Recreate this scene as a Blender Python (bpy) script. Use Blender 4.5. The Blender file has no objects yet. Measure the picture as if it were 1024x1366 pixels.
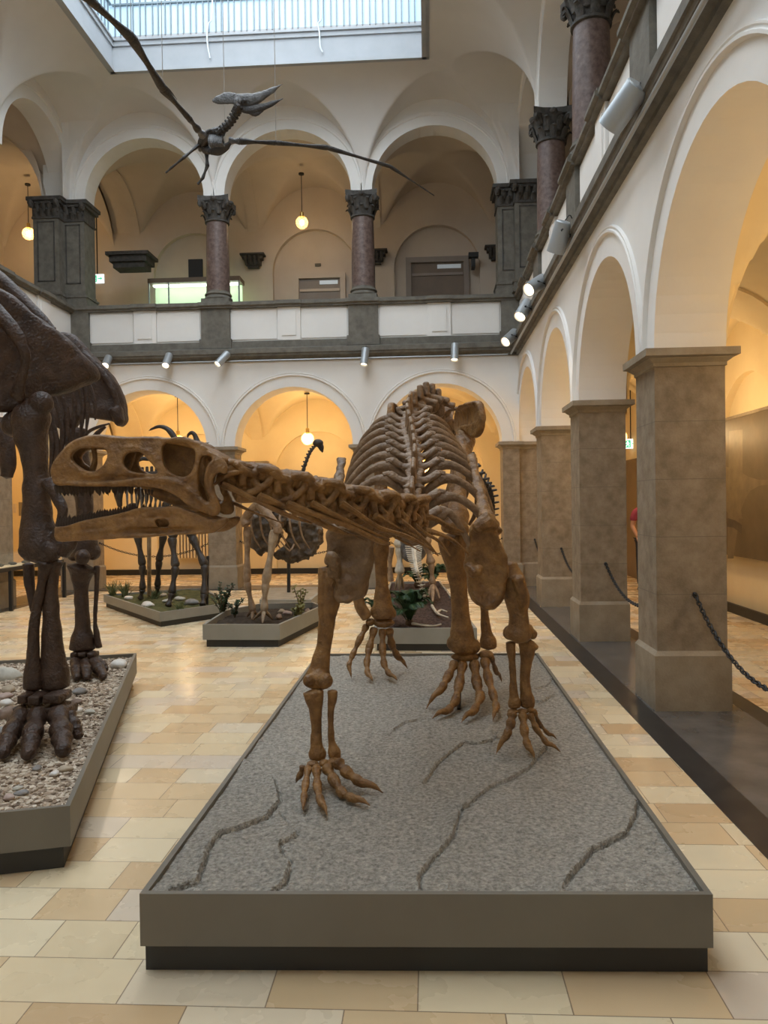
import bpy, bmesh, math, random
from math import sin, cos, pi, sqrt, atan, radians
from mathutils import Vector as V, Matrix, noise
random.seed(7)
S = bpy.context.scene
COL = S.collection

# ------------------------------------------------------------------ camera
FPX = 1030.0; EYE = 1.6
YAW = atan(60/1030); PITCH = -0.0107; ROLL = 0.014
fwd = V((-sin(YAW)*cos(PITCH), cos(YAW)*cos(PITCH), sin(PITCH)))
rt = fwd.cross(V((0, 0, 1))).normalized(); up = rt.cross(fwd)
r2 = rt*cos(ROLL) - up*sin(ROLL); u2 = rt*sin(ROLL) + up*cos(ROLL)
cd = bpy.data.cameras.new('camera'); cam = bpy.data.objects.new('camera', cd); COL.objects.link(cam)
m = Matrix((r2, u2, -fwd)).transposed().to_4x4(); m.translation = (0, 0, EYE); cam.matrix_world = m
cd.sensor_fit = 'VERTICAL'; cd.sensor_height = 36; cd.lens = FPX/1366*36; cd.clip_start = .05; cd.clip_end = 200
S.camera = cam

def at(x, y, Y=None, X=None, Z=None):
    """world point lying on a given depth plane along a line of sight"""
    d = r2*((x-512)/FPX) - u2*((y-683)/FPX) + fwd
    t = Y/d.y if Y is not None else (X/d.x if X is not None else (Z-EYE)/d.z)
    return V((0, 0, EYE)) + d*t

# ------------------------------------------------------------------ materials
def newmat(name):
    m = bpy.data.materials.new(name); m.use_nodes = True
    return m, m.node_tree, m.node_tree.nodes['Principled BSDF']
def N(t, kind, **kw):
    n = t.nodes.new('ShaderNode'+kind)
    for k, v in kw.items():
        if k.startswith('i_'):
            k = k[2:]; n.inputs[int(k) if k.isdigit() else k].default_value = v
        else: setattr(n, k, v)
    return n
def mathn(t, op, a, b=None, c=None):
    n = t.nodes.new('ShaderNodeMath'); n.operation = op
    for i, v in enumerate((a, b, c)):
        if v is None: continue
        if isinstance(v, (int, float)): n.inputs[i].default_value = v
        else: t.links.new(v, n.inputs[i])
    return n.outputs[0]
def rgba(c): return (c[0], c[1], c[2], 1)
def organic(name, c1, c2, scale=6, rough=.6, bump=.3, bscale=None, c3=None, spec=.3, dist=.01, metal=0):
    m, t, b = newmat(name)
    tc = N(t, 'TexCoord'); n1 = N(t, 'TexNoise', i_Scale=scale, i_Detail=8, i_Roughness=.6)
    t.links.new(tc.outputs['Object'], n1.inputs['Vector'])
    r = N(t, 'ValToRGB'); r.color_ramp.elements[0].position = .32; r.color_ramp.elements[1].position = .68
    r.color_ramp.elements[0].color = rgba(c1); r.color_ramp.elements[1].color = rgba(c2)
    if c3:
        e = r.color_ramp.elements.new(.82); e.color = rgba(c3)
    t.links.new(n1.outputs[0], r.inputs[0]); t.links.new(r.outputs[0], b.inputs['Base Color'])
    b.inputs['Roughness'].default_value = rough; b.inputs['Specular IOR Level'].default_value = spec
    b.inputs['Metallic'].default_value = metal
    if bump:
        n2 = N(t, 'TexNoise', i_Scale=bscale or scale*5, i_Detail=6)
        t.links.new(tc.outputs['Object'], n2.inputs['Vector'])
        bp = N(t, 'Bump', i_Strength=bump, i_Distance=dist)
        t.links.new(n2.outputs[0], bp.inputs['Height']); t.links.new(bp.outputs[0], b.inputs['Normal'])
    return m
def plain(name, c, rough=.5, metal=0, spec=.5, emit=None, es=0, alpha=None):
    m, t, b = newmat(name)
    b.inputs['Base Color'].default_value = rgba(c); b.inputs['Roughness'].default_value = rough
    b.inputs['Metallic'].default_value = metal; b.inputs['Specular IOR Level'].default_value = spec
    n1 = N(t, 'TexNoise', i_Scale=30); rr = N(t, 'MapRange', i_3=max(rough-.05, 0), i_4=min(rough+.05, 1))
    t.links.new(n1.outputs[0], rr.inputs[0]); t.links.new(rr.outputs[0], b.inputs['Roughness'])
    if emit:
        b.inputs['Emission Color'].default_value = rgba(emit); b.inputs['Emission Strength'].default_value = es
    if alpha is not None: b.inputs['Alpha'].default_value = alpha
    return m
def tile_mat():
    m, t, b = newmat('limestone_tiles')
    tc = N(t, 'TexCoord'); sp = N(t, 'SeparateXYZ'); t.links.new(tc.outputs['Object'], sp.inputs[0])
    X, Y = sp.outputs[0], sp.outputs[1]
    H = .245
    yr = mathn(t, 'DIVIDE', mathn(t, 'ADD', Y, 60.06), H); row = mathn(t, 'FLOOR', yr); fy = mathn(t, 'FRACT', yr)
    def rnd(*s):
        w = N(t, 'TexWhiteNoise', noise_dimensions='3D'); c = N(t, 'CombineXYZ')
        for i, q in enumerate(s):
            if isinstance(q, (int, float)): c.inputs[i].default_value = q
            else: t.links.new(q, c.inputs[i])
        t.links.new(c.outputs[0], w.inputs[0]); return w.outputs[0]
    L = mathn(t, 'ADD', .27, mathn(t, 'MULTIPLY', rnd(row, 3.3), .26))
    off = mathn(t, 'MULTIPLY', rnd(row, 9.1), 3.0)
    xr = mathn(t, 'DIVIDE', mathn(t, 'ADD', mathn(t, 'ADD', X, 60), off), L)
    col = mathn(t, 'FLOOR', xr); fx = mathn(t, 'FRACT', xr)
    def edge(fr, size):
        a = mathn(t, 'MULTIPLY', mathn(t, 'MINIMUM', fr, mathn(t, 'SUBTRACT', 1.0, fr)), size)
        return mathn(t, 'LESS_THAN', a, .0022)
    joint = mathn(t, 'MAXIMUM', edge(fy, H), edge(fx, L))
    r1 = rnd(row, col, 1.7); r2_ = rnd(col, row, 5.2)
    ramp = N(t, 'ValToRGB'); cr = ramp.color_ramp
    cols = [(0, (.60, .42, .235)), (.25, (.69, .51, .30)), (.5, (.74, .60, .385)), (.75, (.78, .66, .45)), (1, (.64, .53, .42))]
    cr.elements[0].position, cr.elements[0].color = 0, rgba(cols[0][1]); cr.elements[1].position, cr.elements[1].color = 1, rgba(cols[-1][1])
    for p, c in cols[1:-1]:
        e = cr.elements.new(p); e.color = rgba(c)
    t.links.new(r1, ramp.inputs[0])
    cmb = N(t, 'CombineXYZ'); t.links.new(X, cmb.inputs[0]); t.links.new(Y, cmb.inputs[1]); t.links.new(mathn(t, 'MULTIPLY', r2_, 20), cmb.inputs[2])
    ns = N(t, 'TexNoise', i_Scale=3.0, i_Detail=5, i_Distortion=.2); t.links.new(cmb.outputs[0], ns.inputs[0])
    mr = N(t, 'MapRange', i_1=.3, i_2=.7, i_3=.955, i_4=1.03); t.links.new(ns.outputs[0], mr.inputs[0])
    mul = N(t, 'MixRGB', blend_type='MULTIPLY', i_0=1.0); t.links.new(ramp.outputs[0], mul.inputs[1]); t.links.new(mr.outputs[0], mul.inputs[2])
    mx = N(t, 'MixRGB', i_2=(.20, .13, .08, 1)); t.links.new(mathn(t, 'MULTIPLY', joint, .8), mx.inputs[0]); t.links.new(mul.outputs[0], mx.inputs[1])
    t.links.new(mx.outputs[0], b.inputs['Base Color'])
    rg = N(t, 'MapRange', i_1=.3, i_2=.7, i_3=.2, i_4=.36); t.links.new(ns.outputs[0], rg.inputs[0]); t.links.new(rg.outputs[0], b.inputs['Roughness'])
    b.inputs['Specular IOR Level'].default_value = .42
    return m
def stone_mat(name, c1, c2, H=.436, z0=0.0, rough=.75, joint=(.16, .13, .1)):
    m = organic(name, c1, c2, scale=8, rough=rough, bump=.25, bscale=60)
    t = m.node_tree; b = t.nodes['Principled BSDF']
    tc = N(t, 'TexCoord'); sp = N(t, 'SeparateXYZ'); t.links.new(tc.outputs['Object'], sp.inputs[0])
    fr = mathn(t, 'FRACT', mathn(t, 'DIVIDE', mathn(t, 'ADD', sp.outputs[2], 10*H-z0), H))
    e = mathn(t, 'LESS_THAN', mathn(t, 'ABSOLUTE', mathn(t, 'SUBTRACT', fr, .5)), .006)
    src = b.inputs['Base Color'].links[0].from_socket
    mx = N(t, 'MixRGB', i_2=rgba(joint)); t.links.new(mathn(t, 'MULTIPLY', e, .75), mx.inputs[0]); t.links.new(src, mx.inputs[1]); t.links.new(mx.outputs[0], b.inputs['Base Color'])
    return m
MT = dict(
    plaster=organic('white_plaster', (.80, .78, .75), (.86, .84, .80), 1.2, .85, .08, 40),
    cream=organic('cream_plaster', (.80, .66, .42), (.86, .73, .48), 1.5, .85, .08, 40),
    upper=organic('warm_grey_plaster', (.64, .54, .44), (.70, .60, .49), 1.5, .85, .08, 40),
    vault=organic('vault_plaster', (.73, .71, .68), (.78, .76, .73), 1.2, .85, .05, 30),
    tiles=tile_mat(),
    pier=stone_mat('sandstone_blocks', (.20, .155, .105), (.32, .26, .19), z0=.665),
    pbase=organic('sandstone_base', (.24, .195, .14), (.345, .29, .215), 5, .7, .25, 60),
    dark=organic('dark_grey_stone', (.125, .115, .095), (.20, .185, .155), 7, .75, .3, 50),
    darker=organic('carved_dark_stone', (.055, .052, .047), (.11, .10, .09), 12, .7, .5, 60, dist=.02),
    marble=organic('red_marble', (.10, .065, .055), (.21, .15, .13), 16, .4, .0, c3=(.46, .38, .34)),
    slab=organic('polished_dark_slab', (.075, .07, .065), (.13, .12, .11), 3, .25, .0),
    strip=organic('black_border_stone', (.018, .018, .02), (.035, .035, .035), 6, .3, 0),
    board=organic('grey_painted_board', (.165, .148, .12), (.185, .168, .136), 3, .5, .03, 80),
    boardl=organic('light_grey_board', (.24, .235, .205), (.28, .27, .24), 3, .5, .03, 80),
    recess=plain('black_plinth_paint', (.035, .033, .03), .6),
    sand=organic('grey_sandy_ground', (.25, .23, .195), (.64, .595, .515), 58, .95, 1.0, 95, c3=(.95, .9, .82), dist=.035),
    chrome=plain('brushed_aluminium', (.42, .45, .47), .5, .6),
    blackm=plain('black_metal', (.015, .015, .015), .5),
    bulb=plain('glowing_bulb', (1, .8, .5), .4, emit=(1, .72, .38), es=25),
    lens=plain('spot_lens', (1, .9, .75), .3, emit=(1, .78, .52), es=4),
    brass=plain('brass', (.6, .42, .15), .3, .9),
    door=organic('brown_painted_wood', (.20, .15, .11), (.24, .18, .13), 3, .5, .05),
    grey_door=organic('grey_brown_door', (.30, .25, .21), (.33, .28, .24), 3, .5, .05),
    glow=plain('green_white_case_light', (.7, .9, .6), .5, emit=(.62, .85, .55), es=.55),
)
def boneMat(name, a, b_, c, rough=.5): return organic(name, a, b_, 13, rough, .8, 60, c3=c, spec=.5, dist=.012)
MT['bone'] = boneMat('brown_bone', (.12, .053, .014), (.32, .165, .05), (.46, .285, .13))
MT['bone_pale'] = boneMat('pale_brown_bone', (.16, .092, .045), (.31, .20, .115), (.42, .30, .19))
MT['teeth'] = boneMat('dark_teeth', (.035, .02, .012), (.10, .06, .035), (.16, .11, .07), .4)
MT['mammoth'] = boneMat('dark_brown_bone', (.028, .013, .007), (.07, .036, .020), (.11, .065, .04), .45)
MT['deer'] = boneMat('black_brown_bone', (.018, .013, .01), (.05, .038, .03), (.10, .09, .08), .45)
MT['moa'] = boneMat('tan_bone', (.17, .10, .05), (.36, .25, .16), (.55, .45, .34), .45)
MT['white_bone'] = boneMat('white_bone', (.42, .38, .30), (.62, .57, .47), (.7, .66, .58), .5)
MT['mottled_bone'] = boneMat('mottled_brown_bone', (.12, .065, .03), (.27, .165, .08), (.55, .44, .30))
MT['tan_pale'] = boneMat('pale_tan_bone', (.22, .15, .09), (.42, .33, .23), (.58, .5, .38))
MT['brown_carcass'] = boneMat('ragged_brown_bone', (.045, .03, .018), (.13, .09, .055), (.22, .16, .10))
MT['grey_bone'] = boneMat('grey_bone', (.05, .048, .046), (.16, .155, .155), (.3, .3, .3), .45)
MT['dark_bone'] = boneMat('near_black_bone', (.02, .016, .014), (.05, .042, .036), (.09, .08, .07), .5)

# ------------------------------------------------------------------ mesh helper
def catmull(P, n):
    out = []
    P = [V(p) for p in P]
    Q = [P[0]*2-P[1]] + P + [P[-1]*2-P[-2]]
    for i in range(1, len(Q)-2):
        for k in range(n):
            t = k/n; a, b, c, d = Q[i-1], Q[i], Q[i+1], Q[i+2]
            out.append(.5*((2*b)+(c-a)*t+(2*a-5*b+4*c-d)*t*t+(3*b-a-3*c+d)*t**3))
    out.append(P[-1]); return out
class M:
    def __init__(s): s.v = []; s.f = []
    def add(s, vs, fs):
        k = len(s.v); s.v += [tuple(v) for v in vs]; s.f += [tuple(i+k for i in f) for f in fs]; return s
    def box(s, x0, x1, y0, y1, z0, z1):
        return s.add([(x, y, z) for z in (z0, z1) for y in (y0, y1) for x in (x0, x1)],
                     [(0, 2, 3, 1), (4, 5, 7, 6), (0, 1, 5, 4), (2, 6, 7, 3), (0, 4, 6, 2), (1, 3, 7, 5)])
    def prism(s, poly, z0, z1, poly2=None):
        n = len(poly); p2 = poly2 or poly
        vs = [(x, y, z0) for x, y in poly]+[(x, y, z1) for x, y in p2]
        return s.add(vs, [tuple(range(n))[::-1], tuple(range(n, 2*n))]+[(i, (i+1) % n, n+(i+1) % n, n+i) for i in range(n)])
    def quad(s, a, b, c, d): return s.add([a, b, c, d], [(0, 1, 2, 3)])
    def tube(s, P, R, sub=4, seg=10, flat=1.0, upv=None, cap=True, wob=0.0):
        """tube through points; R radii, flat = ratio of the section's second axis, upv = direction of that second axis"""
        if not isinstance(R, (list, tuple)): R = [R]*len(P)
        if not isinstance(flat, (list, tuple)): flat = [flat]*len(P)
        Q = catmull([(V(p)) for p in P], sub) if sub > 1 else [V(p) for p in P]
        k = sub if sub > 1 else 1
        def interp(A, i):
            j = min(i//k, len(A)-2); t = (i-j*k)/k; t = t*t*(3-2*t); return A[j]*(1-t)+A[j+1]*t
        n = len(Q); u = None; vs = []; fs = []
        for i, q in enumerate(Q):
            d = (Q[min(i+1, n-1)]-Q[max(i-1, 0)]).normalized()
            if upv is not None:
                u = V(upv)-d*V(upv).dot(d)
                if u.length < 1e-4: u = d.orthogonal()
                u.normalize()
            elif u is None: u = d.orthogonal().normalized()
            else: u = (u-d*u.dot(d)).normalized()
            w = d.cross(u); r = interp(R, i); fl = interp(flat, i)
            for a in range(seg):
                th = 2*pi*a/seg; rr = r
                p = q + w*cos(th)*rr + u*sin(th)*rr*fl
                if wob: p += (p-q).normalized()*r*wob*noise.noise(p*3/max(r*6, .05)+q)
                vs.append(p)
        for i in range(n-1):
            for a in range(seg):
                b = (a+1) % seg; fs.append((i*seg+a, i*seg+b, (i+1)*seg+b, (i+1)*seg+a))
        if cap:
            c0 = len(vs); vs.append(Q[0]-(Q[1]-Q[0]).normalized()*interp(R, 0)*.35); vs.append(Q[-1]+(Q[-1]-Q[-2]).normalized()*interp(R, n-1)*.35)
            for a in range(seg):
                b = (a+1) % seg; fs.append((c0, b, a)); fs.append((c0+1, (n-1)*seg+a, (n-1)*seg+b))
        return s.add(vs, fs)
    def blob(s, c, r, rot=None, seg=12, ring=8):
        if isinstance(r, (int, float)): r = (r, r, r)
        R = rot or Matrix.Identity(3); vs = []; fs = []; c = V(c)
        for i in range(1, ring):
            ph = pi*i/ring
            for a in range(seg):
                th = 2*pi*a/seg; vs.append(c+R@V((r[0]*sin(ph)*cos(th), r[1]*sin(ph)*sin(th), r[2]*cos(ph))))
        t0 = len(vs); vs += [c+R@V((0, 0, r[2])), c-R@V((0, 0, r[2]))]
        for i in range(ring-2):
            for a in range(seg):
                b = (a+1) % seg; fs.append((i*seg+a, (i+1)*seg+a, (i+1)*seg+b, i*seg+b))
        for a in range(seg):
            b = (a+1) % seg; fs.append((t0, a, b)); fs.append((t0+1, (ring-2)*seg+b, (ring-2)*seg+a))
        return s.add(vs, fs)
    def lathe(s, c, prof, seg=24, ax=None):
        """prof: (radius, height) list round axis ax (default z)"""
        c = V(c); ax = V(ax).normalized() if ax is not None else V((0, 0, 1)); u = ax.orthogonal().normalized(); w = ax.cross(u)
        vs = []; fs = []; n = len(prof)
        for r, h in prof:
            for a in range(seg):
                th = 2*pi*a/seg; vs.append(c+ax*h+(u*cos(th)+w*sin(th))*r)
        for i in range(n-1):
            for a in range(seg):
                b = (a+1) % seg; fs.append((i*seg+a, i*seg+b, (i+1)*seg+b, (i+1)*seg+a))
        fs.append(tuple(range(seg))[::-1]); fs.append(tuple(range((n-1)*seg, n*seg)))
        return s.add(vs, fs)
    def plate(s, outl, thick, bevel, to3):
        """rounded plate with holes, outl = list of closed 2-D outlines (smoothed), to3 maps (x, y, depth) to the world"""
        cu = bpy.data.curves.new('c', 'CURVE'); cu.dimensions = '2D'; cu.fill_mode = 'BOTH'
        cu.extrude = thick; cu.bevel_depth = bevel; cu.offset = -bevel; cu.bevel_resolution = 2
        for o in outl:
            sp = cu.splines.new('POLY'); sp.points.add(len(o)-1); sp.use_cyclic_u = True
            for i, p in enumerate(o): sp.points[i].co = (p[0], p[1], 0, 1)
        ob = bpy.data.objects.new('c', cu); COL.objects.link(ob)
        dg = bpy.context.evaluated_depsgraph_get(); me = bpy.data.meshes.new_from_object(ob.evaluated_get(dg))
        s.add([to3(v.co.x, v.co.y, v.co.z) for v in me.vertices], [tuple(p.vertices) for p in me.polygons])
        bpy.data.objects.remove(ob); bpy.data.curves.remove(cu); bpy.data.meshes.remove(me); return s
    def mesh(s, name, smooth=True, merge=False):
        me = bpy.data.meshes.new(name); me.from_pydata(s.v, [], s.f); me.validate()
        bm = bmesh.new(); bm.from_mesh(me)
        if merge: bmesh.ops.remove_doubles(bm, verts=bm.verts, dist=1e-5)
        bmesh.ops.recalc_face_normals(bm, faces=bm.faces); bm.to_mesh(me); bm.free()
        if smooth:
            me.shade_smooth(); me.set_sharp_from_angle(angle=radians(smooth if smooth is not True else 40))
        return me
    def build(s, name, mat, parent=None, smooth=True, vox=None, sm=4, rough=0, rs=20, merge=False, dec=None):
        """vox: fuse everything into one organic surface; rough: surface unevenness"""
        me = s.mesh(name, smooth, merge)
        o = bpy.data.objects.new(name, me); COL.objects.link(o)
        if vox:
            md = o.modifiers.new('r', 'REMESH'); md.mode = 'VOXEL'; md.voxel_size = vox
            if sm:
                md = o.modifiers.new('s', 'SMOOTH'); md.factor = .5; md.iterations = sm
            dg = bpy.context.evaluated_depsgraph_get(); nm = bpy.data.meshes.new_from_object(o.evaluated_get(dg))
            o.modifiers.clear(); o.data = nm; bpy.data.meshes.remove(me); me = nm; me.name = name
            if rough:
                nn = [v.normal.copy() for v in me.vertices]
                for v, q in zip(me.vertices, nn):
                    v.co += q*rough*(noise.noise(v.co*rs)+.5*noise.noise(v.co*rs*2.3))
            me.shade_smooth()
        me.materials.clear(); me.materials.append(MT[mat] if isinstance(mat, str) else mat)
        if parent: link_to(o, parent)
        return o
def link_to(o, p):
    o.parent = p; o.matrix_parent_inverse = (Matrix.Translation(p.location) @ p.rotation_euler.to_matrix().to_4x4()).inverted() if p.type == 'EMPTY' else Matrix.Identity(4)
    return o
def thing(name, label, cat, loc=(0, 0, 0), group=None):
    o = bpy.data.objects.new(name, None); o.empty_display_size = .1; COL.objects.link(o); o.location = loc
    o['label'] = label; o['category'] = cat
    if group: o['group'] = group
    return o
def tag(o, label, cat, group=None, kind=None):
    o['label'] = label; o['category'] = cat
    if group: o['group'] = group
    if kind: o['kind'] = kind
    return o
def struct(mm, name, mat, smooth=40, **k):
    o = mm.build(name, mat, smooth=smooth, **k); o['kind'] = 'structure'; return o
def kids(o): return [c for c in bpy.data.objects if c.parent == o]
def dup(root, delta, label=None, rz=0, scale=None):
    """copy of a thing with its parts and sub-parts"""
    def cp(o, par):
        c = o.copy(); COL.objects.link(c)
        if par: c.parent = par
        for ch in CH.get(o.name, []): cp(ch, c)
        return c
    CH = {}
    for ob in bpy.data.objects:
        if ob.parent: CH.setdefault(ob.parent.name, []).append(ob)
    c = cp(root, None); c.location = root.location + V(delta); c.rotation_euler.z += rz
    if scale: c.scale = (scale,)*3
    if label: c['label'] = label
    return c

# ================================================================== THE HALL
XR, XL, YB, YF = 1.712, -6.85, 14.65, -2.9      # hall wall faces
PW, PY0, PP = .52, 5.95, 2.94                    # pier width, first visible pier, pitch
ARC = lambda c, r, z0, n=28: [(c+r*cos(pi-pi*i/n), z0+r*sin(pi*i/n)) for i in range(n+1)]
def arcade(mm, axis, c0, c1, opens, zs, zt, p0, p1):
    """wall from zs to zt with round-headed openings; runs along axis from c0 to c1, thickness p0..p1"""
    P = (lambda a, p, z: (a, p, z)) if axis == 'x' else (lambda a, p, z: (p, a, z))
    def box(a, b, z0, z1):
        if b-a > 1e-4:
            if axis == 'x': mm.box(a, b, min(p0, p1), max(p0, p1), z0, z1)
            else: mm.box(min(p0, p1), max(p0, p1), a, b, z0, z1)
    cur = c0
    for (c, r) in sorted(opens):
        box(cur, c-r, zs, zt); cur = c+r
        A = ARC(c, r, zs)
        for (a, z), (b, w) in zip(A, A[1:]):
            mm.quad(P(a, p0, z), P(b, p0, w), P(b, p0, zt), P(a, p0, zt))
            mm.quad(P(a, p1, z), P(b, p1, w), P(b, p1, zt), P(a, p1, zt))
            mm.quad(P(a, p0, z), P(b, p0, w), P(b, p1, w), P(a, p1, z))
        mm.quad(P(c-r, p0, zt), P(c+r, p0, zt), P(c+r, p1, zt), P(c-r, p1, zt))
    box(cur, c1, zs, zt)
def moulding(mm, axis, c, r, zs, p, d, w=.035, prof=None):
    """raised ring round an arch on plane p standing out by d"""
    P = (lambda a, q, z: (a, q, z)) if axis == 'x' else (lambda a, q, z: (q, a, z))
    prof = prof or [(0, 0), (.006, .7), (.012, 1), (.03, 1), (.036, .55), (.045, .5), (.055, .8), (.066, .8), (.075, 0)]
    n = 40; rings = []
    for i in range(n+1):
        th = pi-pi*i/n
        rings.append([P(c+(r+a)*cos(th), p+d*b, zs+(r+a)*sin(th)) for a, b in prof])
    k = len(prof); vs = [q for rg in rings for q in rg]
    mm.add(vs, [(i*k+j, i*k+j+1, (i+1)*k+j+1, (i+1)*k+j) for i in range(n) for j in range(k-1)])
ZS, ZC0, ZC1 = 2.72, 4.35, 4.61      # arch springing, cornice bottom and top
rp = [PY0+PP*k for k in range(-3, 4)]              # pier starts along the side walls
r_open = [(a+PW+(PP-PW)/2, (PP-PW)/2) for a in rp[:-1]]
b_open = [(.255, 1.14), (-2.565, 1.14), (-5.39, 1.14)]
RB = [(-1.42, -.88), (-4.25, -3.71)]               # back piers (shaft)
WT = .53
# ---- arcade walls
for nm, X0, X1, sg in (('wall_right', XR, XR+WT, 1), ('wall_left', XL, XL-WT, -1)):
    w = M(); arcade(w, 'y', YF, rp[-1]+PW, r_open, ZS, ZC0, X0, X1)
    for a in rp[:3]: w.box(min(X0, X1), max(X0, X1), a, a+PW, 0, ZS)
    for c, r in r_open: moulding(w, 'y', c, r+.2, ZS, X0, -.035*sg)
    struct(w, nm, 'plaster')
w = M(); arcade(w, 'x', XL, XR, b_open, ZS, ZC0, YB, YB+WT)
for c, r in b_open: moulding(w, 'x', c, r+.2, ZS, YB, -.035)
struct(w, 'wall_back', 'plaster')
struct(M().box(XL-3.3, XR+3.3, YF-.3, YF, 0, 11), 'wall_front', 'plaster')
# ---- piers
def pier(x0, x1, y0, y1, label, ov=.024, sides='all', chain=None):
    t = thing('stone_pier', label, 'pier', ((x0+x1)/2, (y0+y1)/2, 0), 'square stone arcade piers')
    b = M(); b.prism([(x0-ov, y0-ov), (x1+ov, y0-ov), (x1+ov, y1+ov), (x0-ov, y1+ov)], 0, .42)
    b.prism([(x0-ov, y0-ov), (x1+ov, y0-ov), (x1+ov, y1+ov), (x0-ov, y1+ov)], .42, .455, [(x0, y0), (x1, y0), (x1, y1), (x0, y1)])
    b.build('base', 'pbase', t, 30)
    M().box(x0, x1, y0, y1, .45, 2.64).build('shaft', 'pier', t, 30)
    c = M(); pv = None
    for o, z in [(0, 2.60), (.012, 2.605), (.012, 2.63), (.05, 2.66), (.05, 2.665), (.085, 2.675), (.085, 2.73), (.0, 2.745)]:
        pl = [(x0-o, y0-o), (x1+o, y0-o), (x1+o, y1+o), (x0-o, y1+o)]
        if pv: c.prism(pv[0], pv[1], z+1e-4, pl)
        pv = (pl, z)
    c.build('capital', 'pbase', t, 30)
    return t
names = ['broad stone pier nearest the camera on the right with a chain hung on it', 'second stone arcade pier from the camera on the right side',
         'third stone arcade pier from the camera on the right side', 'stone corner pier at far right where two arcades meet']
for i, a in enumerate(rp[3:]): pier(XR, XR+PW, a, a+PW, names[i])
pier(1.40, XR-.002, YB, YB+PW, 'narrow stone half pier joined to the left of the far right corner pier', ov=.04)
pier(RB[0][0], RB[0][1], YB, YB+PW, 'stone pier of the back arcade behind the long striding skeleton ribs')
pier(RB[1][0], RB[1][1], YB, YB+PW, 'stone pier of the back arcade behind the brown skull and neck')
pier(XL-.3, -6.53, YB, YB+PW, 'stone corner pier of the back arcade seen through the open jaws')
pier(XL-PW, XL, rp[5], rp[5]+PW, 'stone pier at the left edge behind the dark mammoth legs')
# ---- floor
struct(M().box(-10.2, 5.2, YF, 18.4, -.2, 0), 'floor', 'tiles')
b = M(); e = .004
b.box(XR-.045-.19, XR-.045, YF, YB-.05, 0, e); b.box(XL+.045, XL+.235, YF, YB-.05, 0, e); b.box(XL+.235, XR-.235, YB-.24, YB-.05, 0, e)
b.box(XR+WT+.1, XR+WT+.26, YF, 15.1, 0, e)
struct(b, 'trim_1', 'strip', 30)
b = M()
b.box(XR-.045, XR+WT+.1, YF, 15.3, 0, .003); b.box(XL-WT-.1, XL+.045, YF, 15.3, 0, .003); b.box(XL, XR-.05, YB-.05, YB+WT+.1, 0, .0025)
struct(b, 'trim_2', 'slab', 30)
# ---- balcony: cornice, balustrade, columns
ZR = 5.49
CP = [(0, 4.35), (-.05, 4.36), (-.05, 4.40), (-.14, 4.44), (-.15, 4.48), (-.17, 4.485), (-.17, 4.57), (-.14, 4.575), (-.06, 4.61), (0, 4.611), (0, 4.75), (.03, 4.755), (.3, 4.755), (.3, 4.35)]
def run_profile(mm, axis, a0, a1, p, sg, prof, m0=0, m1=0):
    """extrude a moulding profile along a wall; m0/m1 = mitre factors"""
    k = len(prof)
    P = (lambda a, q, z: (a, q, z)) if axis == 'x' else (lambda a, q, z: (q, a, z))
    vs = [P(a0+m0*q, p+sg*q, z) for q, z in prof]+[P(a1+m1*q, p+sg*q, z) for q, z in prof]
    mm.add(vs, [(i, (i+1) % k, k+(i+1) % k, k+i) for i in range(k)]+[tuple(range(k)), tuple(range(k, 2*k))[::-1]])
c = M(); run_profile(c, 'x', XL, XR, YB, 1, CP, -1, 1)
run_profile(c, 'y', YF, YB, XR, 1, CP, 0, 1); run_profile(c, 'y', YF, YB, XL, -1, CP, 0, 1)
struct(c, 'trim_3', 'dark', 30)
RP = [(.02, 5.38), (-.03, 5.385), (-.03, 5.41), (-.07, 5.43), (-.07, 5.47), (-.05, 5.475), (-.05, 5.50), (.2, 5.51), (.2, 5.38)]
c = M(); run_profile(c, 'x', XL, XR, YB, 1, RP, -1, 1)
run_profile(c, 'y', YF, YB, XR, 1, RP, 0, 1); run_profile(c, 'y', YF, YB, XL, -1, RP, 0, 1)
# balustrade wall: white panels between stone pedestals
CXB = [-4.04, -1.2]                                # back columns
CYS = [a+PW/2 for a in rp]                         # side columns
bal = M(); ped = M()
def balpanel(axis, a0, a1, p, sg):
    P = lambda q0, q1, x0, x1, z0, z1: (bal.box(x0, x1, min(p+sg*q0, p+sg*q1), max(p+sg*q0, p+sg*q1), z0, z1) if axis == 'x'
                                        else bal.box(min(p+sg*q0, p+sg*q1), max(p+sg*q0, p+sg*q1), x0, x1, z0, z1))
    P(.05, .15, a0, a1, 4.75, 5.38)
    mid = (a0+a1)/2; hw = .22
    P(.03, .06, a0+.03, mid-hw-.02, 4.79, 5.35); P(.03, .06, mid+hw+.02, a1-.03, 4.79, 5.35)   # plain panels
    P(.0, .06, mid-hw, mid+hw, 4.755, 5.38)
    P(-.018, .0, mid-hw+.08, mid+hw-.08, 4.84, 5.31)
def pedestal(x0, x1, y0, y1): ped.box(x0, x1, y0, y1, 4.74, 5.40); ped.box(x0-.03, x1+.03, y0-.03, y1+.03, 4.62, 4.80)
pb = [(-6.53, -4.04-.28), (-4.04+.28, -1.2-.28), (-1.2+.28, 1.40)]
for a, b_ in pb: balpanel('x', a, b_, YB, 1)
for x in CXB: pedestal(x-.28, x+.28, YB-.02, YB+.4)
pedestal(1.40, XR+.3, YB-.02, YB+.4); pedestal(XL-.3, -6.53, YB-.02, YB+.4)
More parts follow.
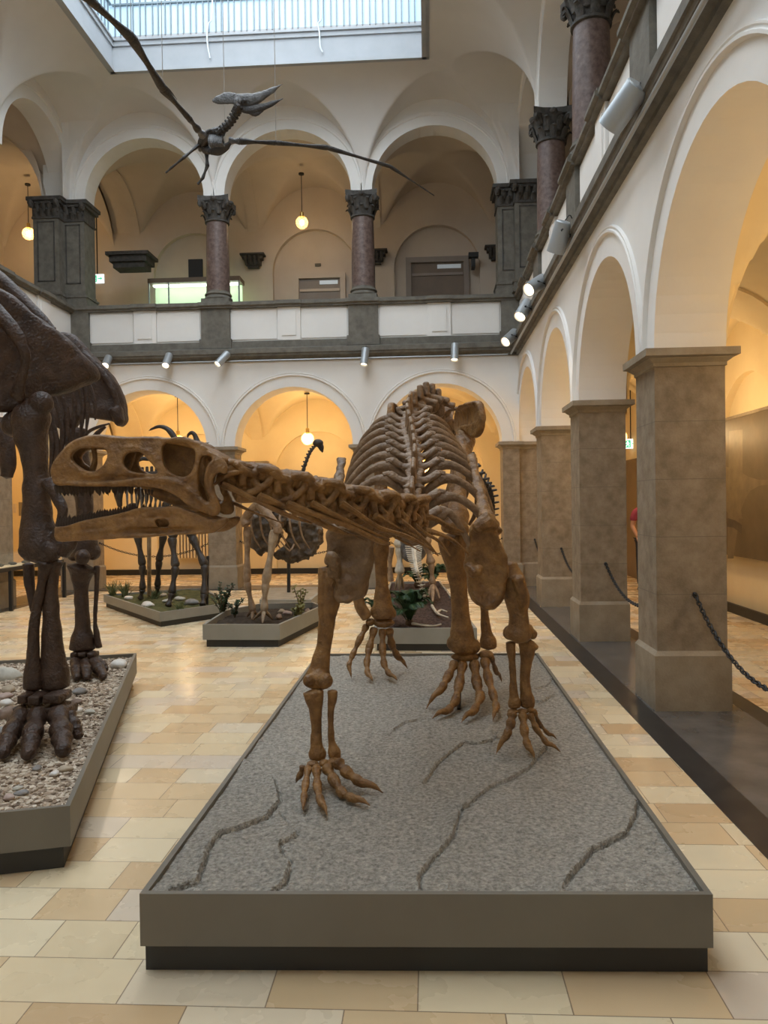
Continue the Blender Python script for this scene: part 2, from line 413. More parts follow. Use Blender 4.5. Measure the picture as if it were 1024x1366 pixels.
for sg, X in ((1, XR), (-1, XL)):
    for i, y in enumerate(CYS):
        x0, x1 = sorted((X-.02*sg, X+.42*sg)); pedestal(x0, x1, y-.28, y+.28)
        if i: balpanel('y', CYS[i-1]+.28, y-.28, X, sg)
        # rail breaks forward over pedestals
        run_profile(c, 'y', y-.32, y+.32, X-.04*sg, sg, RP)
    for i in range(1, len(CYS)):
        mdy = (CYS[i]+CYS[i-1])/2; run_profile(c, 'y', mdy-.25, mdy+.25, X-.03*sg, sg, RP)
for x, h in [(q, .32) for q in CXB]+[((a+b_)/2, .25) for a, b_ in pb]: run_profile(c, 'x', x-h, x+h, YB-.035, 1, RP)
struct(c, 'trim_4', 'dark', 30); struct(bal, 'wall_balustrade', 'plaster', 30); struct(ped, 'trim_5', 'dark', 30)
ZCAP = 7.55
def column(x, y, label):
    t = thing('marble_column', label, 'column', (x, y, 5.5), 'red marble gallery columns')
    b = M(); b.box(x-.27, x+.27, y-.27, y+.27, 5.50, 5.585)
    b.lathe((x, y, 0), [(.26, 5.585), (.275, 5.61), (.265, 5.64), (.24, 5.655), (.24, 5.67), (.262, 5.69), (.255, 5.715), (.235, 5.73), (.232, 5.76)], 28)
    b.build('base', 'dark', t, 35)
    M().lathe((x, y, 0), [(.228, 5.76), (.225, 6.2), (.215, 6.8), (.205, 7.1)], 28).build('shaft', 'marble', t)
    k = M(); k.lathe((x, y, 0), [(.205, 7.08), (.235, 7.09), (.235, 7.12), (.205, 7.13), (.205, 7.2), (.22, 7.3), (.27, 7.42), (.30, 7.46)], 24)
    for ring, (z0, r0, hh) in enumerate([(7.12, .215, .16), (7.22, .225, .2)]):
        for j in range(8):
            th = 2*pi*(j+.5*ring)/8; d = V((cos(th), sin(th), 0)); tt = V((-sin(th), cos(th), 0)); o = V((x, y, z0))
            k.tube([o+d*r0, o+d*(r0+.03)+V((0, 0, hh*.6)), o+d*(r0+.075)+V((0, 0, hh*.95)), o+d*(r0+.11)+V((0, 0, hh*.8))], [.05, .055, .04, .015], 3, 6, .35, d)
    for j in range(4):
        th = pi/4+j*pi/2; d = V((cos(th), sin(th), 0)); o = V((x, y, 7.34))
        k.tube([o+d*.24, o+d*.31+V((0, 0, .09)), o+d*.37+V((0, 0, .10)), o+d*.38+V((0, 0, .04)), o+d*.345+V((0, 0, .03))], [.045, .045, .04, .035, .03], 3, 7)
        th = j*pi/2; d = V((cos(th), sin(th), 0)); k.blob(V((x, y, 7.48))+d*.27, (.06, .06, .05))
    k.prism([(x+a*.30, y+b_*.30) for a, b_ in ((-1, -1), (-.5, -.82), (0, -.78), (.5, -.82), (1, -1), (.82, -.5), (.78, 0), (.82, .5), (1, 1), (.5, .82), (0, .78), (-.5, .82), (-1, 1), (-.82, .5), (-.78, 0), (-.82, -.5))], 7.46, 7.55)
    k.build('capital', 'darker', t, 40)
    return t
YCB = YB+.24; XCR = XR+.24; XCL = XL-.24
column(CXB[0], YCB, 'red marble column on the back gallery left of the middle arch')
column(CXB[1], YCB, 'red marble column on the back gallery right of the middle arch')
cn = ['red marble column on the right gallery whose capital touches the top of the picture', 'red marble column on the right gallery beside the dark corner pilaster']
for k, i in ((0, 4), (1, 5)): column(XCR, CYS[i], cn[k])
# dark panelled corner piers of the upper floor
def corner_pilaster(blocks, label, loc):
    t = thing('corner_pilaster', label, 'pilaster', loc)
    s_ = M(); p_ = M(); c_ = M(); b0 = M()
    for (x0, x1, y0, y1) in blocks:
        s_.box(x0, x1, y0, y1, 5.75, 7.2)
        for o, z0, z1 in ((.06, 5.5, 5.6), (.035, 5.6, 5.68), (.05, 5.68, 5.72), (.015, 5.72, 5.77)): b0.box(x0-o, x1+o, y0-o, y1+o, z0, z1)
        w_ = x1-x0
        if w_ > .2:
            for (za, zb) in ((5.95, 6.75),):
                for q in ((x0+.08, x0+.10), (x1-.10, x1-.08)): p_.box(q[0], q[1], y0-.012, y0, za, zb+.35)
                p_.box(x0+.08, x1-.08, y0-.012, y0, za, za+.02); p_.box(x0+.08, x1-.08, y0-.012, y0, zb+.33, zb+.35)
        for o, z0, z1 in ((.02, 7.15, 7.19), (.01, 7.19, 7.42), (.06, 7.42, 7.48), (.09, 7.48, 7.55)): c_.box(x0-o, x1+o, y0-o, y1+o, z0, z1)
        n = max(2, int(w_/.12))
        for j in range(n):
            xx = x0+w_*(j+.5)/n
            for zz, hh, oo in ((7.19, .12, 0), (7.28, .15, .02)):
                o = V((xx+(.04 if oo else 0), y0-.01-oo, zz))
                c_.tube([o, o+V((0, -.03, hh*.6)), o+V((0, -.07, hh)), o+V((0, -.1, hh*.8))], [.045, .05, .035, .012], 3, 6, .4, (0, 1, 0))
        for xx in (x0, x1): c_.tube([V((xx, y0-.04, 7.36)), V((xx, y0-.09, 7.44)), V((xx, y0-.13, 7.42)), V((xx, y0-.11, 7.37))], [.05, .05, .04, .03], 3, 7)
    s_.build('shaft', 'dark', t, 30); p_.build('panel_frame', 'darker', t, 30); c_.build('capital', 'darker', t, 40); b0.build('base', 'dark', t, 30)
corner_pilaster([(1.36, XR+.05, YB+.02, YB+.5), (XR-.05, XR+.5, YB-.14, YB+.5)], 'dark panelled corner pilaster on the upper gallery at the right', (XR, YB+.2, 5.5))
corner_pilaster([(-7.05, -6.60, YB+.02, YB+.5), (-7.5, -7.0, YB-.2, YB+.5)], 'dark panelled corner pilaster on the upper gallery at the left', (-6.8, YB+.2, 5.5))
# ---- upper arcades
bu = [(.08+.02, 1.13), (-2.62, 1.2), (-5.3, 1.07)]
bu = [((-1.2+.2+1.36)/2, (1.36+1.2-.2)/2), (-2.62, 1.22), ((-6.58-4.24)/2, (6.58-4.24)/2)]
ZTOP = 9.29
w = M(); arcade(w, 'x', XL-.55, XR+.55, bu, ZCAP, ZTOP+.4, YB+.03, YB+.45)
for c_, r in bu: moulding(w, 'x', c_, r+.18, ZCAP, YB+.03, -.02)
struct(w, 'wall_upper_back', 'plaster')
uo = [((CYS[i]+CYS[i-1])/2, PP/2-.21) for i in range(1, len(CYS))]
for nm, X, sg in (('wall_upper_right', XR+.03, 1), ('wall_upper_left', XL-.03, -1)):
    w = M(); arcade(w, 'y', YF, YB+.05, uo, ZCAP, ZTOP+.4, X, X+sg*.42)
    for c_, r in uo: moulding(w, 'y', c_, r+.18, ZCAP, X, -.02*sg)
    struct(w, nm, 'plaster')
# ---- coved hall ceiling with lunettes round the skylight
SX0, SX1, SY0, SY1 = -5.46, .04, -1.6, 13.4
HX0, HX1, HY1 = XL-.03, XR+.03, YB+.03
CH_ = ZTOP-ZCAP
def cove(d, D): return CH_ if d >= D else CH_*sqrt(max(0, 1-(1-d/D)**2))
def pen(s, w_, h=CH_*.96): return 0 if abs(s) >= w_ else h*sqrt(1-(s/w_)**2)
def ceil_z(x, y):
    dl, dr, db, df = x-HX0, HX1-x, HY1-y, y-YF
    Dl, Dr, Db, Df = SX0-HX0, HX1-SX1, HY1-SY1, 1.28
    z = min(cove(max(dl, 0), Dl), cove(max(dr, 0), Dr), cove(max(db, 0), Db), cove(max(df, 0), Df))
    if db < Db:
        for c_, w_ in ((bu[0][0]+.04, 1.34), (-2.62, 1.42), (bu[2][0]-.02, 1.36)): z = max(z, pen(x-c_, w_))
    if df < Df: z = max(z, pen(x+2.62, 1.42))
    if dr < Dr or dl < Dl:
        for c_, r in uo:
            if (y < HY1-.3): z = max(z, pen(y-c_, PP/2-.02) if (dr < Dr or dl < Dl) else 0)
    return ZCAP+z
def hgrid(xs, ys, fn, skip=None):
    mm = M(); nx, ny = len(xs), len(ys)
    mm.v = [(x, y, fn(x, y)) for y in ys for x in xs]
    mm.f = [(j*nx+i, j*nx+i+1, (j+1)*nx+i+1, (j+1)*nx+i) for j in range(ny-1) for i in range(nx-1)
            if not (skip and skip((xs[i]+xs[i+1])/2, (ys[j]+ys[j+1])/2))]
    return mm
def lin(a, b, st):
    n = max(1, round((b-a)/st)); return [a+(b-a)*i/n for i in range(n+1)]
xs = lin(HX0, SX0, .03)[:-1]+lin(SX0, SX1, .035)[:-1]+lin(SX1, HX1, .025)
ys = lin(YF, 3.0, .12)[:-1]+lin(3.0, SY1, .04)[:-1]+lin(SY1, HY1, .025)
g = hgrid(xs, ys, ceil_z, lambda x, y: SX0 < x < SX1 and SY0 < y < SY1)
struct(g, 'ceiling', 'vault', 50)
# ---- skylight lantern
fr = M()
def ringbox(mm, x0, x1, y0, y1, w, z0, z1, w_in=0):
    mm.box(x0-w, x1+w, y1-w_in, y1+w, z0, z1); mm.box(x0-w, x1+w, y0-w, y0+w_in, z0, z1)
    mm.box(x0-w, x0+w_in, y0, y1, z0, z1); mm.box(x1-w_in, x1+w, y0, y1, z0, z1)
ringbox(fr, SX0, SX1, SY0, SY1, .02, ZTOP-.05, ZTOP+.02, .06); ringbox(fr, SX0, SX1, SY0, SY1, .07, ZTOP-.02, ZTOP+.03)
ringbox(fr, SX0, SX1, SY0, SY1, .15, ZTOP+.01, ZTOP+.42); ringbox(fr, SX0, SX1, SY0, SY1, .15, ZTOP+.42, ZTOP+.50, .03)
ringbox(fr, SX0, SX1, SY0, SY1, .15, ZTOP+.50, ZTOP+.53, .06)
MT['curb'] = organic('skylight_curb_paint', (.40, .42, .44), (.45, .47, .49), 3, .6, 0)
struct(fr, 'trim_6', 'curb', 30)
MT['sill'] = organic('grey_sill_paint', (.42, .42, .42), (.5, .5, .5), 4, .6, 0)
sl = M(); ringbox(sl, SX0, SX1, SY0, SY1, .18, ZTOP+.53, ZTOP+.62, -.02); struct(sl, 'trim_7', 'sill', 30)
MT['skyglass'] = plain('daylit_frosted_glass', (.5, .65, .75), .5, emit=(.50, .70, .86), es=.36)
MT['skyroof'] = plain('daylit_roof_glass', (.6, .75, .85), .5, emit=(.90, .95, 1.0), es=3.2)
gl = M(); Zg0, Zg1 = ZTOP+.6, ZTOP+2.4
gl.box(SX0-.06, SX1+.06, SY1+.04, SY1+.06, Zg0, Zg1); gl.box(SX0-.06, SX0-.04, SY0, SY1+.05, Zg0, Zg1); gl.box(SX1+.04, SX1+.06, SY0, SY1+.05, Zg0, Zg1); gl.box(SX0-.06, SX1+.06, SY0-.06, SY0-.04, Zg0, Zg1)
struct(gl, 'window_1', 'skyglass', 30)
struct(M().box(SX0-.1, SX1+.1, SY0-.1, SY1+.1, Zg1, Zg1+.02), 'window_2', 'skyroof', 30)
MT['mullion'] = plain('blue_grey_mullion', (.22, .27, .30), .5, .3)
ml = M(); x = SX0+.05; i = 0
while x < SX1: ml.box(x-.009, x+.009, SY1+.005, SY1+.035, Zg0, Zg1); x += .125 if i % 2 else .10; i += 1
y = SY0+.05
while y < SY1:
    for X in (SX0-.03, SX1+.012): ml.box(X, X+.02, y-.009, y+.009, Zg0, Zg1)
    y += .14
for z in (Zg0+.55, Zg0+1.1): ml.box(SX0, SX1, SY1+.0, SY1+.04, z, z+.03); ml.box(SX0-.04, SX0, SY0, SY1, z, z+.03)
struct(ml, 'window_3', 'mullion', 30)
# ---- galleries: ground corridor and upper corridor, groin vaulted
def groin(cx, cy, wx, wy, z0, h):
    def f(x, y):
        a = max(0, 1-((x-cx)/wx)**2); b_ = max(0, 1-((y-cy)/wy)**2)
        return z0+h*max(sqrt(a), sqrt(b_))
    return f
YG0, YG1 = YB+WT, 17.95; XG0, XG1 = XR+WT, 4.36; XH0, XH1 = XL-WT, XL-WT-2.6
def vaults(name, mat, z0, h, yg0=YG0, xg0=XG0, xh0=XH0, zt=None):
    mm = M()
    bx = [(-4.0, -1.17-.0), (-1.15, 1.72), (-6.85, -3.98)]
    for c_ in (-5.39, -2.565, .255):
        g = hgrid(lin(xh0 if c_ < -5 else c_-1.41, xg0 if c_ > 0 else c_+1.41, .06), lin(yg0, YG1, .06), groin(c_, (yg0+YG1)/2, 1.30, (YG1-yg0)/2-.02, z0, h)); mm.add(g.v, g.f)
    for c_ in (-3.98, -1.15, 1.65, -6.8):       # transverse ribs
        n = 24; yc, r = (yg0+YG1)/2, (YG1-yg0)/2-.04
        for i in range(n):
            p = [(yc-r*cos(pi*k/n), z0-.03+h*sin(pi*k/n)) for k in (i, i+1)]
            mm.add([(c_+dx, y_, z_+dz) for (y_, z_) in p for dx, dz in ((-.13, 0), (.13, 0), (.13, .3), (-.13, .3))], [(0, 1, 5, 4), (0, 4, 7, 3), (1, 2, 6, 5)])
    for side, (a, b_) in enumerate(((xg0, XG1), (XH1, xh0))):
        for c_, r in [(q, 0) for q, _ in r_open]+[(16.3, 0)]:
            hw = PP/2-.0 if c_ < 16 else 1.66
            g = hgrid(lin(a, b_, .06), lin(c_-hw, c_+hw, .06), groin((a+b_)/2, c_, (b_-a)/2-.02, hw-.11, z0, h)); mm.add(g.v, g.f)
            n = 24; xc, rr = (a+b_)/2, (b_-a)/2-.04
            for i in range(n):
                p = [(xc-rr*cos(pi*k/n), z0-.03+h*sin(pi*k/n)) for k in (i, i+1)]
                mm.add([(x_, c_-hw+dy, z_+dz) for (x_, z_) in p for dy, dz in ((-.13, 0), (.13, 0), (.13, .3), (-.13, .3))], [(0, 1, 5, 4), (0, 4, 7, 3), (1, 2, 6, 5)])
    struct(mm, name, mat, 50)
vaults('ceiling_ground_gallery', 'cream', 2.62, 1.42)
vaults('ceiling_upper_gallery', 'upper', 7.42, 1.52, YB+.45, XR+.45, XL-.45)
# gallery floors between storeys, outer walls with blind arches
def outer(sfx, mat, z0, z1, zs, r):
    w = M(); w.box(XH1-.3, XG1+.3, YG1, YG1+.3, z0, z1)
    arcade(w, 'x', XH1, XG1, [(c_, r) for c_ in (-5.39, -2.565, .255)], zs, z1, YG1-.14, YG1)
    for a, b_ in ((XH1, -5.39-r), (-5.39+r, -2.565-r), (-2.565+r, .255-r), (.255+r, XG1)): w.box(a, b_, YG1-.14, YG1, z0, zs)
    struct(w, 'wall_gallery_back'+sfx, mat)
    w = M(); w.box(XG1, XG1+.3, YF, YG1+.3, z0, z1)
    cs = [q for q, _ in r_open]
    arcade(w, 'y', YF, YG1-.14, [(c_, r) for c_ in cs], zs, z1, XG1, XG1-.10)
    pv = YF
    for c_ in cs: w.box(XG1-.10, XG1, pv, c_-r, z0, zs); pv = c_+r
    w.box(XG1-.10, XG1, pv, YG1-.14, z0, zs)
    struct(w, 'wall_gallery_right'+sfx, mat)
    struct(M().box(XH1-.3, XH1, YF, YG1+.3, z0, z1), 'wall_gallery_left'+sfx, mat)
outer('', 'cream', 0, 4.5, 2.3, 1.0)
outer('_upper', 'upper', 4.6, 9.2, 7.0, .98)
f = M(); f.box(XH1, XH0-.0, YF, YG1, 4.2, 4.62); f.box(XG0, XG1, YF, YG1, 4.2, 4.62); f.box(XH1, XG1, YG0, YG1, 4.2, 4.62)
struct(f, 'floor_upper_gallery', 'pbase', 30)
f = M(); f.box(XH1, XL-.45, YF, YG1, 9.0, 9.2); f.box(XR+.45, XG1, YF, YG1, 9.0, 9.2); f.box(XH1, XG1, YB+.45, YG1, 9.0, 9.2)
struct(f, 'ceiling_upper_cover', 'upper', 30)
bb = M(); bb.box(XH1, XG1-.1, YG1-.17, YG1-.14, 0, .13); struct(bb, 'baseboard_back', 'blackm', 30)
bb = M(); bb.box(XG1-.14, XG1-.10, YF, YG1-.17, 0, .13); struct(bb, 'baseboard_right', 'blackm', 30)
# ---- globe pendants in the galleries
def light(name, loc, power, color, r=.1, kind='POINT', **k):
    l = bpy.data.lights.new(name, kind); l.energy = power; l.color = color; l.shadow_soft_size = r
    for a, b_ in k.items(): setattr(l, a, b_)
    o = bpy.data.objects.new(name, l); COL.objects.link(o); o.location = loc; return o
MT['globe'] = plain('clear_amber_glass', (1, .78, .42), .1, emit=(1, .55, .15), es=.5, alpha=.28)
WARM = (1, .70, .36)
def pendant(x, y, z, ztop, label, power, r=.135):
    t = thing('pendant_lamp', label, 'lamp', (x, y, z), 'round glass pendant lamps of the galleries')
    M().tube([(x, y, z+r+.08), (x, y, ztop)], .008, 1, 6).build('cord', 'blackm', t)
    M().lathe((x, y, 0), [(.04, z+r-.03), (.04, z+r+.08), (.02, z+r+.1)], 14).build('socket', 'brass', t)
    gb = M().blob((x, y, z), r, seg=24, ring=16).build('glass_globe', 'globe', t)
    M().blob((x, y, z), (.045, .045, .06)).build('bulb', 'bulb', gb)
    M().lathe((x, y, 0), [(.06, ztop-.03), (.06, ztop)], 14).build('ceiling_rose', 'blackm', t)
    l = light('pendant_light', (x, y, z-.0), power, WARM, .13); link_to(l, t)
    return t
pendant(-2.6, 16.6, 3.03, 4.02, 'glowing glass globe pendant behind the middle arch of the ground floor', 48)
pendant(-5.45, 16.6, 3.03, 4.02, 'glowing glass globe pendant hidden behind the brown skull, ground floor left bay', 48)
pendant(-.05, 16.6, 2.4, 4.02, 'glowing glass globe pendant behind the tall ribcage, ground floor right bay', 48)
pendant(3.3, 10.5, 2.7, 4.02, 'glowing glass globe pendant behind the nearest right pier', 55)
pendant(3.3, 13.6, 2.7, 4.02, 'glowing glass globe pendant behind the second right pier', 30)
pendant(3.3, 5.0, 2.7, 4.02, 'glowing glass globe pendant in the right corridor beyond the first arch', 42)
pendant(-8.4, 11.4, 3.0, 4.02, 'glowing glass globe pendant in the left corridor behind the mammoth', 48)
pendant(-8.4, 16.6, 3.0, 4.02, 'glowing glass globe pendant in the far left corner of the corridor', 40)
pendant(-2.65, 16.6, 7.69, 8.75, 'glowing glass globe pendant hanging behind the middle upper arch', 12)
pendant(-8.72, 16.6, 7.66, 8.75, 'glowing glass globe pendant beside the left corner pilaster of the upper gallery', 22)
# ---- spotlights on the rail under the balcony
def spot(px, py, d, label, power=60, base=None, k=1.0):
    """d = pointing direction; p = rear mount on the rail"""
    p = V(base); d = V(d).normalized(); t = thing('spotlight', label, 'spotlight', p, 'silver track spotlights under the balcony')
    side = V((0, 1, 0)) if abs(p.y-14.4) > .3 else V((0, 0, 1))
    wall = V((.14, 0, 0)) if abs(p.y-14.4) > .3 else V((0, .13, 0))
    c = p-wall*(.9 if k == 1 else 1.05)
    hs = M().lathe(c-d*.16, [(.066*k, 0), (.072*k, .01), (.072*k, .33), (.064*k, .33), (.058*k, .30)], 24, d).build('housing', 'chrome', t, 30)
    M().lathe(c-d*.16, [(.058*k, .298), (.058*k, .304)], 20, d).build('lens', 'lens', hs)
    M().tube([p+wall*.2, p, c+V((0, 0, .02))], .014, 1, 8).tube([c-d*.05-side*.075*k, c-side*.078*k+V((0, 0, .02)), p], .01, 2, 6).build('bracket', 'blackm', t)
    M().tube([c-d*.17, c-d*.22+wall*.3, p+V((0, 0, .03))+wall*.2], .006, 4, 6).build('cable', 'blackm', t)
    l = light('spot_beam', c+d*.2, power, (1, .80, .58), .05, 'SPOT', spot_size=radians(62), spot_blend=.6); l.rotation_euler = d.to_track_quat('-Z', 'Y').to_euler(); link_to(l, t)
zz = 4.30
bl = [('leftmost spotlight on the back rail, beside the mammoth shoulder blade', at(146, 484, Y=14.48), (.1, -.75, -.6)),
      ('second spotlight from the left on the back rail', at(226, 482, Y=14.48), (.0, -.7, -.75)),
      ('third spotlight from the left on the back rail, tilted left', at(299, 480, Y=14.48), (-.5, -.55, -.75)),
      ('fourth spotlight from the left on the back rail, right of the middle arch', at(487, 477, Y=14.48), (-.1, -.25, -.95)),
      ('rightmost spotlight on the back rail above the skeleton hips', at(606, 471, Y=14.48), (-.05, -.3, -.95))]
for lb, p, d in bl: spot(0, 0, d, lb, 45, p)
rl = [('large spotlight nearest the camera on the right rail', (860, 138), (-.50, .62, -.60)), ('second spotlight from the camera on the right rail, pointing steeply down', (765, 314), (-.25, .45, -.85)),
      ('third spotlight from the camera on the right rail, above two close ones', (730, 376), (-.72, -.55, -.55)), ('fourth spotlight from the camera on the right rail', (712, 408), (-.45, -.5, -.75)),
      ('farthest spotlight on the right rail near the hall corner', (692, 446), (-.6, -.55, -.6))]
for lb, (px, py), d in rl:
    p = at(px, py, X=1.60); p.z = min(max(p.z, 4.28), 4.46); spot(0, 0, d, lb, 60, p, 1.3)
rail = M(); rail.tube([(1.56, YF, 4.36), (1.56, 14.5, 4.36)], .018, 1, 8); rail.build('light_rail', 'chrome'); tag(bpy.data.objects['light_rail'], 'thin metal lighting rail running under the right balcony cornice', 'rail')
rail = M().tube([(-6.6, 14.5, 4.345), (1.5, 14.5, 4.345)], .014, 1, 8).build('light_rail', 'chrome'); tag(rail, 'thin metal lighting rail running under the back balcony cornice', 'rail')

# ================================================================== PLATFORMS
def inset(poly, d):
    """move the edges of a counter-clockwise polygon inwards"""
    n = len(poly); out = []
    for i in range(n):
        a, b_, c = V(poly[i-1]), V(poly[i]), V(poly[(i+1) % n])
        e1 = (b_-a).normalized(); e2 = (c-b_).normalized(); n1 = V((-e1.y, e1.x)); n2 = V((-e2.y, e2.x))
        k = (n1+n2)/(1+n1.dot(n2)); out.append(tuple(b_+k*d))
    return out
def inside(p, poly):
    r = False; n = len(poly)
    for i in range(n):
        (x1, y1), (x2, y2) = poly[i], poly[(i+1) % n]
        if (y1 > p[1]) != (y2 > p[1]) and p[0] < (x2-x1)*(p[1]-y1)/(y2-y1)+x1: r = not r
    return r
def platform(name, label, poly, z0, z1, board='board', ins=.035, th=.022, rec='recess', cat='platform'):
    if sum(poly[i-1][0]*poly[i][1]-poly[i][0]*poly[i-1][1] for i in range(len(poly))) < 0: poly = poly[::-1]
    cx = sum(p[0] for p in poly)/len(poly); cy = sum(p[1] for p in poly)/len(poly)
    t = thing(name, label, cat, (cx, cy, 0))
    inn = inset(poly, th); n = len(poly); b = M()
    vs = [(x, y, z) for z in (z0, z1) for pl in (poly, inn) for x, y in pl]
    b.add(vs, [f for i in range(n) for j in [(i+1) % n] for f in ((i, j, 2*n+j, 2*n+i), (2*n+i, 2*n+j, 3*n+j, 3*n+i), (n+i, 3*n+i, 3*n+j, n+j), (i, n+i, n+j, j))])
    b.build('side_board', board, t, 30)
    M().prism(ins if isinstance(ins, list) else inset(poly, ins), 0, z0+.01).build('plinth', rec, t, 30)
    return t, inset(poly, th+.001)
def ground(t, poly, z, mat, fn, step=.03, name='ground_surface'):
    x0, x1 = min(p[0] for p in poly), max(p[0] for p in poly); y0, y1 = min(p[1] for p in poly), max(p[1] for p in poly)
    n = len(poly); g = hgrid(lin(x0, x1, step), lin(y0, y1, step), lambda x, y: z+fn(x, y))
    bm = bmesh.new(); me = g.mesh(name); bm.from_mesh(me)
    for i in range(n):                                   # trim to the board
        a, c = V((*poly[i], 0)), V((*poly[(i+1) % n], 0)); e = (c-a).normalized(); nn = V((e.y, -e.x, 0))
        bmesh.ops.bisect_plane(bm, geom=bm.verts[:]+bm.edges[:]+bm.faces[:], plane_co=a, plane_no=nn, clear_outer=True)
    bm.to_mesh(me); bm.free(); me.shade_smooth()
    o = bpy.data.objects.new(name, me); COL.objects.link(o); me.materials.append(MT[mat]); link_to(o, t); return o
PZ = .268
plat, inner = platform('display_platform', 'long grey platform with cracked sandy ground carrying the big striding brown skeleton', [(-1.0, 2.558), (.925, 2.612), (.93, 6.76), (-1.0, 6.76)], .106, .285, ins=[(-.998, 2.60), (.921, 2.655), (.915, 6.72), (-.985, 6.72)])
px2 = lambda L: [at(x, y, Z=PZ) for x, y in L]
CR = [px2(L) for L in (
    [(328, 1015), (345, 1028), (366, 1041), (374, 1068), (355, 1091), (325, 1104), (294, 1114), (279, 1133), (272, 1155), (264, 1178), (230, 1190)],
    [(374, 1087), (397, 1114), (374, 1129), (376, 1142), (389, 1152), (382, 1178), (367, 1190)], [(401, 1133), (439, 1144), (462, 1157)],
    [(664, 985), (640, 992), (618, 992), (584, 1018), (565, 1049), (585, 1060), (603, 1072), (614, 1083), (606, 1114), (576, 1148), (559, 1171), (561, 1190)],
    [(728, 999), (705, 1026), (680, 1040), (652, 1053), (629, 1072), (614, 1083)],
    [(850, 1072), (848, 1090), (835, 1114), (789, 1136), (770, 1159), (756, 1178)], [(555, 962), (540, 965), (525, 975)],
    [(735, 930), (722, 938), (712, 935)], [(737, 905), (730, 915), (716, 918)], [(650, 1005), (664, 975), (690, 962)])]
BBX = [(min(p.x for p in L)-.1, max(p.x for p in L)+.1, min(p.y for p in L)-.1, max(p.y for p in L)+.1) for L in CR]
def crackfn(x, y):
    h = .010*noise.noise(V((x*2.2, y*2.2, 0)))+.0045*noise.noise(V((x*14, y*14, 3)))+.003*noise.noise(V((x*45, y*45, 5)))+.0025*noise.noise(V((x*90, y*90, 5)))
    best = 9; sd = 0
    for i, L in enumerate(CR):
        if not (BBX[i][0] < x < BBX[i][1] and BBX[i][2] < y < BBX[i][3]): continue
        for a, b_ in zip(L, L[1:]):
            dx, dy = b_.x-a.x, b_.y-a.y; l2 = dx*dx+dy*dy
            t = max(0, min(1, ((x-a.x)*dx+(y-a.y)*dy)/l2)); ex, ey = x-a.x-t*dx, y-a.y-t*dy; d = ex*ex+ey*ey
            if d < best: best = d; sd = ex*dy-ey*dx; w_ = (1, .9, .35, .8, .9, 1, .7, .7, .6, .7)[i]
    d = sqrt(best)+.006*noise.noise(V((x*35, y*35, 9)))
    if d < .10: h += w_*((.020*math.exp(-max(d, 0)/.07) if sd > 0 else 0)-.026*math.exp(-(max(d, 0)/.0052)**2))
    return h
ground(plat, inner, PZ, 'sand', crackfn, .0075)

# ================================================================== BONES
def bone(P, R, name, mat, par, sub=4, seg=10, flat=1.0, upv=None, **k):
    return M().tube(P, R, sub, seg, flat, upv).build(name, mat, par, **k)
def longbone(P0, P1, r0, rm, r1, name, mat, par, bend=V((0, 0, 0)), flat=.8, upv=(0, 1, 0), knobs=(), vox=.006, rough=.003, split=(0, 0), extra=None, sm=4):
    """limb bone with flared ends; knobs = [(t, offset, radii)]"""
    P0, P1 = V(P0), V(P1); mm = M(); d = P1-P0
    ts = [0, .06, .2, .45, .7, .9, 1]; rr = [r0*.85, r0, rm*1.25, rm, rm*1.08, r1, r1*.85]
    mm.tube([P0+d*t+bend*(4*t*(1-t)) for t in ts], rr, 4, 16, flat, upv)
    side = d.normalized().cross(V(upv)).normalized()
    for end, P, r, sp in ((0, P0, r0, split[0]), (1, P1, r1, split[1])):
        if sp:
            for sg in (-1, 1): mm.blob(P+side*sg*r*.55-d.normalized()*(r*.1*(1 if end else -1)), (r*.55, r*.62, r*.5))
    for t, o, r in knobs: mm.blob(P0+d*t+V(o), r)
    if extra: extra(mm)
    return mm.build(name, mat, par, vox=vox, rough=rough, rs=18, sm=sm)
def digit(P, r, name, mat, par, claw=True, vox=.0045, ground=None, rough=.0012, stub=.75):
    """phalanges along points P: each segment waisted with knobby joints; the last one a claw"""
    P = [V(p) for p in P]; mm = M(); n = len(P)-1; d0 = None
    for i in range(n):
        a, b_ = P[i], P[i+1]; k = 1-.12*i; ra = r*k
        if i == n-1 and claw:
            mid = a.lerp(b_, .55)+V((0, 0, (a-b_).length*.10))
            mm.tube([a, a.lerp(b_, .15), mid, b_], [ra*.9, ra*.95, ra*.62, ra*.12], 4, 10, 1.0)
        else:
            mm.tube([a, a.lerp(b_, .15), a.lerp(b_, .5), a.lerp(b_, .86), b_], [ra*.9, ra, ra*.62, ra*.95, ra*.85], 3, 10)
            mm.blob(b_, ra*.88)
    return mm.build(name, mat, par, vox=vox, sm=2, rough=rough, rs=40)
BN = 'bone'
sk = thing('dinosaur_skeleton', 'huge brown long necked dinosaur skeleton striding on all fours on the cracked sandy platform', 'skeleton', (-.1, 4.9, PZ))
A = lambda x, y, Y: at(x, y, Y=Y)
